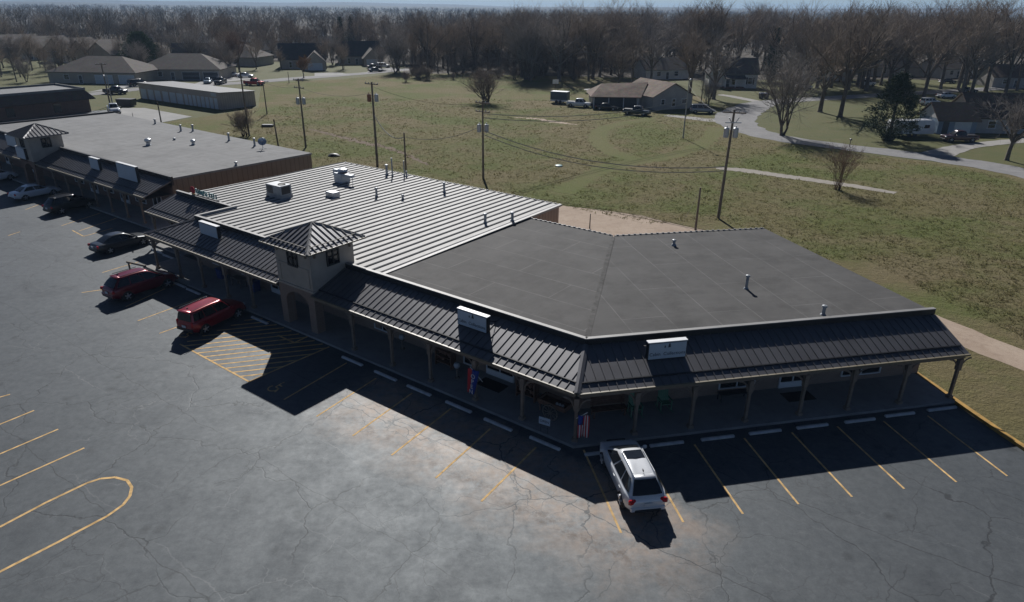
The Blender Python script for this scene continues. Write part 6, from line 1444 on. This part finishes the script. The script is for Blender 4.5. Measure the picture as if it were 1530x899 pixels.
proto('rust', 9, 6.5, 1.6, 1.2, 7, 14, 12, .14, twig='twigrust', tw=.026, up=.4)
proto('shrub', 10, 6, .3, .9, 3, 6, 4, .045, twig='twigred', bark='twigred', multi=9, tw=.009, up=.9)
proto('brush', 11, 3.6, .2, 1.4, 3, 9, 8, .04, multi=7, tw=.014, up=.5)
def put_tree(key, label, p, h=None, rot=None, name='bare_tree', cat='tree', group=None, base=None, stretch=1.):
    t = thing(name, label, cat, p, rnd.uniform(0, 6.28) if rot is None else rot, group)
    for me, nm in zip(PROTO[key], ('trunk', 'crown')):
        o = bpy.data.objects.new(nm, me); COL.objects.link(o); o.parent = t
    z0 = {'oak1': 20, 'oak2': 21, 'oak3': 19, 'tall1': 20, 'tall2': 18, 'fan': 15, 'round': 8.4, 'red': 15, 'rust': 6.5, 'shrub': 6, 'brush': 3.6}.get(key, 10)
    if h: t.scale = (h / z0 * stretch, h / z0 * stretch, h / z0)
    return t
put_tree('round', 'round many-stemmed bare tree standing alone in the middle of the field', G(726, 153), 8.8, stretch=1.5)
put_tree('fan', 'bare tree leaning at the inner bend of the road, nearest the pole', G(1168, 202), 15.5)
put_tree('oak3', 'stout bare tree with a double trunk on the lawn inside the road bend', G(1225, 167), 21)
put_tree('oak1', 'tall straight bare tree right of the double trunk on the lawn', G(1255, 174), 22)
put_tree('oak2', 'bare tree with a dark forked trunk at the right edge below the driveway', G(1504, 239), 13)
put_tree('shrub', 'reddish bare shrub of thin upright stems beside the old slab', G(1251, 283), 6.2, name='bare_shrub', cat='shrub')
put_tree('rust', 'small tree with rusty orange buds at the bend of the road', G(454, 116), 7)
put_tree('red', 'tall reddish bare tree above the parked cars by the road bend, left one', G(343, 106), 15)
put_tree('red', 'tall reddish bare tree above the parked cars by the road bend, right one', G(358, 107), 16)
put_tree('oak3', 'gnarled bare tree standing over the left end of the brown roof', G(924, 133), 15)
put_tree('oak1', 'bare tree with a forked trunk behind the brown roof', G(944, 127), 17)
put_tree('oak2', 'big bare tree right behind the brown-roofed house', G(972, 121), 18)
put_tree('oak2', 'big bare tree with a thick trunk right in front of the white house', G(1066, 148), 19)
put_tree('fan', 'low crooked bare tree behind the grey van', G(1057, 158), 7)
put_tree('oak1', 'bare tree with a thick dark trunk between the brown and white houses', G(1029, 147), 17)
put_tree('brush', 'leafless brush at the corner of the grey roof beside the pole', G(366, 203), 5, name='bare_shrub', cat='shrub')
for px, py, h, lab in ((40, 122, 7, 'small bare tree on the green before the row houses, left one'), (80, 121, 6.5, 'small bare tree on the green before the row houses, right one')): put_tree('fan', lab, G(px, py), h)
# evergreens: needle tufts on drooping branches
def evergreen(name, seed, h, rad, shape, m, dens):
    rg = np.random.RandomState(seed); rr = random.Random(seed)
    T = [(0, 0, -.2, 0, 0, h * .5, h * .03, h * .02), (0, 0, h * .5, 0, 0, h * .97, h * .02, .02)]
    cen = []
    for i in range(dens):
        z = h * (rg.rand() ** .9); f = z / h
        R_ = rad * shape(f); a = rg.rand() * 6.283; q = R_ * math.sqrt(rg.rand() * .75 + .25) * (.62 + .5 * math.sin(a * 3 + seed + f * 9) ** 2 * .7 + .1)
        cen.append((math.cos(a) * q, math.sin(a) * q, z))
        if i % 9 == 0: T.append((0, 0, max(0, z - .2 * q), math.cos(a) * q, math.sin(a) * q, z, .05, .015))
    cen = np.array(cen); n = len(cen); per = 16
    C = np.repeat(cen, per, 0) + rg.normal(0, .3, (n * per, 3)) * np.array([1, 1, .7])
    dirs = rg.normal(0, 1, C.shape); dirs[:, 2] = np.abs(dirs[:, 2]) * .6; dirs += C * np.array([.25, .25, 0]); dirs /= np.linalg.norm(dirs, axis=1, keepdims=True)
    sd = np.cross(dirs, rg.normal(0, 1, C.shape)); sd /= np.linalg.norm(sd, axis=1, keepdims=True)
    L = rg.uniform(.3, .6, (len(C), 1)); w_ = rg.uniform(.05, .1, (len(C), 1))
    V = np.stack([C - sd * w_, C + sd * w_, C + dirs * L], 1).reshape(-1, 3); F = np.arange(len(C) * 3).reshape(-1, 3)
    PROTO[name] = (tubes_mesh(name + '_trunk', T, 'bark', 6), np_mesh(name + '_crown', V, F, m))
evergreen('cedar1', 3, 11.5, 6.2, lambda f: (1 - abs(f - .42) ** 1.7 * 2.0) if f > .08 else .75, 'needle', 1500)
evergreen('cedar2', 5, 10.5, 4.7, lambda f: max(.08, (f * 4 if f < .22 else 1.0 - ((f - .22) / .78) ** 1.5 * .85)), 'needledk', 560)
evergreen('pine', 8, 15, 4.2, lambda f: max(.05, min(1, f * 3) * (1.02 - f)), 'needledk', 700)
put_tree('cedar1', 'big round dark green cedar behind the hip-roofed houses', G(216, 106), name='evergreen_tree')
put_tree('cedar2', 'dark spreading cedar on the lawn in front of the white camper', G(1327, 210), name='evergreen_tree')
put_tree('pine', 'tall dark evergreen behind the right tan house, left of the pair', G(512, 82), name='evergreen_tree'); put_tree('pine', 'tall dark evergreen behind the right tan house, right of the pair', G(527, 80), name='evergreen_tree')
put_tree('pine', 'dark evergreen standing behind the white house', G(1150, 122), name='evergreen_tree')
# the woods
def scatter(n, fn, tries=40000, mind=3.2, taken=[]):
    out = []
    for _ in range(tries):
        if len(out) >= n: break
        p = fn()
        if p is None: continue
        if all((p[0] - q[0]) ** 2 + (p[1] - q[1]) ** 2 > mind * mind for q in out[-120:]): out.append(p)
    return out
HOUSE_PTS = [G(px, py) for px, py, *_ in FH] + [G(972, 150), G(1000, 150), G(1098, 125), G(1480, 190), G(1420, 195), G(452, 98), G(535, 92), G(155, 118), G(276, 112), G(345, 94), G(20, 80), G(62, 84), G(103, 88), G(140, 92), G(170, 96)]
ROADP = [G(*p) for p in ((1243, 146), (1300, 143), (1330, 141), (1400, 137), (1470, 133), (1180, 149), (1153, 152), (440, 117), (503, 112), (560, 108), (612, 103), (380, 122), (300, 127))]
def free(x, y, r=9):
    return all((x - q.x) ** 2 + (y - q.y) ** 2 > r * r for q in HOUSE_PTS) and all((x - q.x) ** 2 + (y - q.y) ** 2 > 36 for q in ROADP)
def px_zone(x0, x1, y0, y1, bias=1.0):
    def f():
        p = G(rnd.uniform(x0, x1), y1 + (y0 - y1) * rnd.random() ** bias)
        return (p.x, p.y) if free(p.x, p.y) else None
    return f
ZONES = [((588, 765, 78, 110), 46, ('tall1', 'tall2', 'oak1', 'fan', 'oak3'), (13, 20), 'bare tree in the wood behind the field, left of the basketball hoop', 'trees of the wood left of the hoop'),
         ((765, 905, 84, 121), 42, ('tall1', 'oak1', 'oak2', 'tall2', 'fan'), (16, 24), 'bare tree in the wood behind the box trailer and hoop', 'trees of the wood behind the trailer'),
         ((905, 1160, 80, 116), 44, ('oak1', 'oak2', 'tall1', 'tall2'), (17, 26), 'bare tree in the wood behind the brown-roofed and white houses', 'trees of the wood behind the houses'),
         ((1160, 1345, 96, 136), 30, ('oak1', 'oak2', 'tall1', 'fan', 'oak3'), (17, 26), 'bare tree by the upper road behind the dark cedar', 'trees by the upper road'),
         ((1345, 1600, 96, 146), 34, ('oak1', 'oak2', 'tall1', 'oak3'), (18, 27), 'bare tree standing behind the blue garage and brown roof', 'trees behind the blue garage'),
         ((0, 330, 56, 76), 30, ('oak1', 'tall2', 'oak3', 'tall1'), (11, 17), 'bare tree beyond the row houses', 'trees beyond the row houses'),
         ((0, 345, 78, 118), 34, ('tall2', 'fan', 'oak3', 'tall1'), (8, 14), 'bare tree standing among the houses left of the road bend', 'trees among the left houses'),
         ((345, 600, 84, 104), 14, ('tall2', 'fan', 'tall1'), (8, 14), 'bare tree in the yards around the two tan houses', 'trees around the tan houses'),
         ((330, 590, 62, 88), 34, ('tall1', 'tall2', 'oak1', 'oak3', 'red'), (13, 19), 'bare tree behind the two tan houses', 'trees behind the tan houses')]
for (x0, x1, y0, y1), n, keys, (h0, h1), lab, grp in ZONES:
    for p in scatter(n, px_zone(x0, x1, y0, y1, 1.25)): put_tree(rnd.choice(keys), lab, (p[0], p[1], 0), rnd.uniform(h0, h1), group=grp, stretch=rnd.uniform(.9, 1.2))
for p in scatter(34, px_zone(585, 905, 104, 122.5), mind=2.2): put_tree('brush', 'leafless brush along the edge of the wood behind the field', (p[0], p[1], 0), rnd.uniform(2.2, 4.5), name='bare_shrub', cat='shrub', group='brush along the wood edge')
# far woods: one mass of many small leafless crowns
rg = np.random.RandomState(4)
def far_woods(name, n, dmin, dmax, seed, hh, per, tw, exclude=None, label='far bare wood stretching to the horizon in one grey brown mass', trunk=.22):
    rg = np.random.RandomState(seed); S = []
    cnt = 0
    while cnt < n:
        d = dmin * (dmax / dmin) ** (rg.rand() ** .8); a = rg.uniform(-.78, .78); x, y = d * math.sin(a), d * math.cos(a)
        if exclude and exclude(x, y): continue
        cnt += 1; h = hh * rg.uniform(.65, 1.1)
        k = max(10, int(per * min(1, (500 / d))))
        th = rg.rand(k) * 6.283; rr = np.sqrt(rg.rand(k)); zz = h * (.25 + .6 * rg.rand(k)); rad = h * .3
        c = np.stack([x + np.cos(th) * rr * rad, y + np.sin(th) * rr * rad, zz], 1)
        dr_ = np.stack([np.cos(th) * rr * .7 + rg.normal(0, .3, k), np.sin(th) * rr * .7 + rg.normal(0, .3, k), np.abs(rg.normal(.8, .3, k))], 1); dr_ /= np.linalg.norm(dr_, axis=1, keepdims=True)
        w_ = tw * max(1, d / 420)
        S.append(np.concatenate([c, c + dr_ * (h * rg.uniform(.12, .26, (k, 1))), np.full((k, 1), w_), np.full((k, 1), w_ * .25)], 1))
        S.append(np.array([[x, y, 0, x + rg.normal(0, .4), y, h * .6, trunk, trunk * .45]]))
    me = tubes_mesh(name, np.concatenate(S), 'farwood', 3)
    o = bpy.data.objects.new(name, me); COL.objects.link(o); o['kind'] = 'stuff'; tag(o, label, 'woods')
def exc(x, y):
    if y < 300 and -45 < x: return y < 252
    return False
far_woods('far_woods', 3300, 290, 3200, 11, 17, 70, .075, lambda x, y: (y < 262 + abs(x) * .12) or (not free(x, y, 12)))
far_woods('undergrowth', 1500, 222, 330, 21, 4.2, 46, .035, lambda x, y: x < -42 or x > 46 or y < (231 if x < -16 else 228 if x < 4 else 222) or not free(x, y, 8), 'bare brown undergrowth on the floor of the wood behind the field', .03)
# hills along the horizon: solid ridges
def hills(name, d0, d1, h, seed):
    rg = random.Random(seed); vs, fs = [], []; n = 90; ph = [rg.uniform(0, 6) for _ in range(5)]
    rows = [(d0, 0), (d0 + (d1 - d0) * .25, .7), (d0 + (d1 - d0) * .5, 1.), (d1, 0)]
    for i in range(n + 1):
        a = -1.0 + 2.0 * i / n
        hh = h * (.72 + .14 * math.sin(a * 7 + ph[0]) + .1 * math.sin(a * 17 + ph[1]) + .05 * math.sin(a * 41 + ph[2]))
        for d, k in rows: vs.append((d * math.sin(a), d * math.cos(a), hh * k - 1))
    for i in range(n):
        for j in range(3): q = i * 4 + j; fs.append((q, q + 4, q + 5, q + 1))
    o = MB().add(vs, fs).build(name, MT['hillwood'], None, True); o['kind'] = 'structure'
MT['hillwood'] = ground_mat('wooded_hill', (.06, .056, .05), (.085, .078, .066), .02, (.045, .045, .04), .06, 3)
hills('hills', 3400, 4600, 26, 1); hills('hills', 5200, 7200, 46, 5)
# rough grass of the field: blades in one mass
def grass():
    rg = np.random.RandomState(2); pts = []
    while sum(len(p) for p in pts) < 62000:
        n = 40000; y = 34 + 130 * rg.rand(n) ** 1.8; x = rg.uniform(-.55, .85, n) * (y + 5)
        pts.append(np.stack([x, y], 1))
    P = np.concatenate(pts)[:150000]
    C = P - np.array([C0.x, C0.y]); sl_ = C @ np.array([DL.x, DL.y]); nl_ = C @ np.array([NL.x, NL.y]); sr_ = C @ np.array([DR.x, DR.y]); nr_ = C @ np.array([NR.x, NR.y])
    inside = (P[:, 0] < 26.5 - .05 * (P[:, 1] - 28)) & (((nl_ < 31) & (sl_ > -2)) | ((nr_ < 27.5) & (sr_ < 30) & (sl_ < 12)))
    east = (sr_ > 22.45) & (sr_ < 33) & (nr_ < 25); keep = ~inside | (east & ((sr_ < 24.2) | (sr_ > 34)))
    # right of the kerb: the drive strip stays clear
    road_r = np.array([[*G(1640, 290)[:2]], [*G(1530, 258)[:2]], [*G(1400, 236)[:2]], [*G(1250, 218)[:2]], [*G(1160, 205)[:2]], [*G(1110, 190)[:2]], [*G(1098, 176)[:2]], [*G(1118, 162)[:2]]])
    def near(poly, w_):
        m_ = np.zeros(len(P), bool)
        for a, b in zip(poly, poly[1:]):
            d = b - a; t_ = np.clip(((P - a) @ d) / (d @ d), 0, 1); m_ |= np.linalg.norm(P - a - t_[:, None] * d, axis=1) < w_
        return m_
    for poly, w_ in ((road_r, 4.5), (np.array([[*q] for q in dd[:6]]), 6), (np.array([[*q] for q in dd[5:]]), 2.4), (np.array([[*G(*p)[:2]] for p in ((840, 288), (868, 270), (905, 251), (955, 241), (1000, 233), (1040, 219), (1064, 203), (1068, 190))]), 1.6),
                     (np.array([[*G(*p)[:2]] for p in ((948, 238), (912, 226), (893, 208), (900, 193), (930, 184), (975, 178))]), 1.6), (np.array([[*G(*p)[:2]] for p in ((1070, 251), (1110, 254), (1160, 261), (1215, 269), (1270, 277), (1338, 288))]), 1.0)): keep &= ~near(poly, w_)
    # lawns beyond the road are short: keep the rough only on the field side
    yr = np.interp(P[:, 0], [G(1110, 190).x, G(1250, 218).x, G(1400, 236).x, G(1530, 258).x], [G(1110, 190).y, G(1250, 218).y, G(1400, 236).y, G(1530, 258).y])
    keep &= ~((P[:, 0] > G(1098, 180).x) & (P[:, 1] > yr))
    keep &= ~((P[:, 0] < -50) & (P[:, 1] > 112))
    keep &= ~((sr_ > 20) & (sr_ < 33) & (nr_ < 22))
    P = P[keep]; n = len(P)
    cell = np.floor(P[:, 0] / 1.3 + .8 * np.sin(P[:, 1])).astype(int) * 7919 + np.floor(P[:, 1] / 1.7 + .8 * np.sin(P[:, 0] * .9)).astype(int) * 104729
    hv = rg.rand(4096)[cell % 4096]; clump = .35 + .7 * hv ** 2
    k = 3
    C3 = np.repeat(np.concatenate([P, np.full((n, 1), -.02)], 1), k, 0) + rg.normal(0, .1, (n * k, 3)) * np.array([1, 1, 0])
    hh = np.repeat(clump, k)[:, None] * rg.uniform(.07, .3, (n * k, 1)); a = rg.rand(n * k) * 6.283
    sd = np.stack([np.cos(a), np.sin(a), 0 * a], 1) * rg.uniform(.02, .05, (n * k, 1)) * (1 + np.repeat(P[:, 1:2], k, 0) / 150)
    tip = C3 + np.concatenate([rg.normal(0, .2, (n * k, 2)), np.zeros((n * k, 1))], 1); tip[:, 2:3] += hh
    V = np.stack([C3 - sd, C3 + sd, tip], 1).reshape(-1, 3); me = np_mesh('rough_grass', V, np.arange(len(V)).reshape(-1, 3), 'blades')
    o = bpy.data.objects.new('rough_grass', me); COL.objects.link(o); o['kind'] = 'stuff'; tag(o, 'rough olive and straw coloured grass of the open field', 'grass')
grass()
# the air
hz = MB().box((0, 3780, 30), (18400, 8360, 64)).build('haze', None); hz['kind'] = 'stuff'; tag(hz, 'thin blue air over the whole scene', 'haze')
hm = bpy.data.materials.new('haze_air'); hm.use_nodes = True; nt = hm.node_tree; nt.nodes.remove(nt.nodes['Principled BSDF'])
pv = nt.nodes.new('ShaderNodeVolumePrincipled'); pv.inputs['Color'].default_value = (.5, .72, 1, 1); pv.inputs['Density'].default_value = .00016; pv.inputs['Anisotropy'].default_value = .1
nt.links.new(pv.outputs[0], nt.nodes['Material Output'].inputs['Volume']); hz.data.materials.append(hm)
for e_ in WORLD_EMPTIES: del e_['_world']
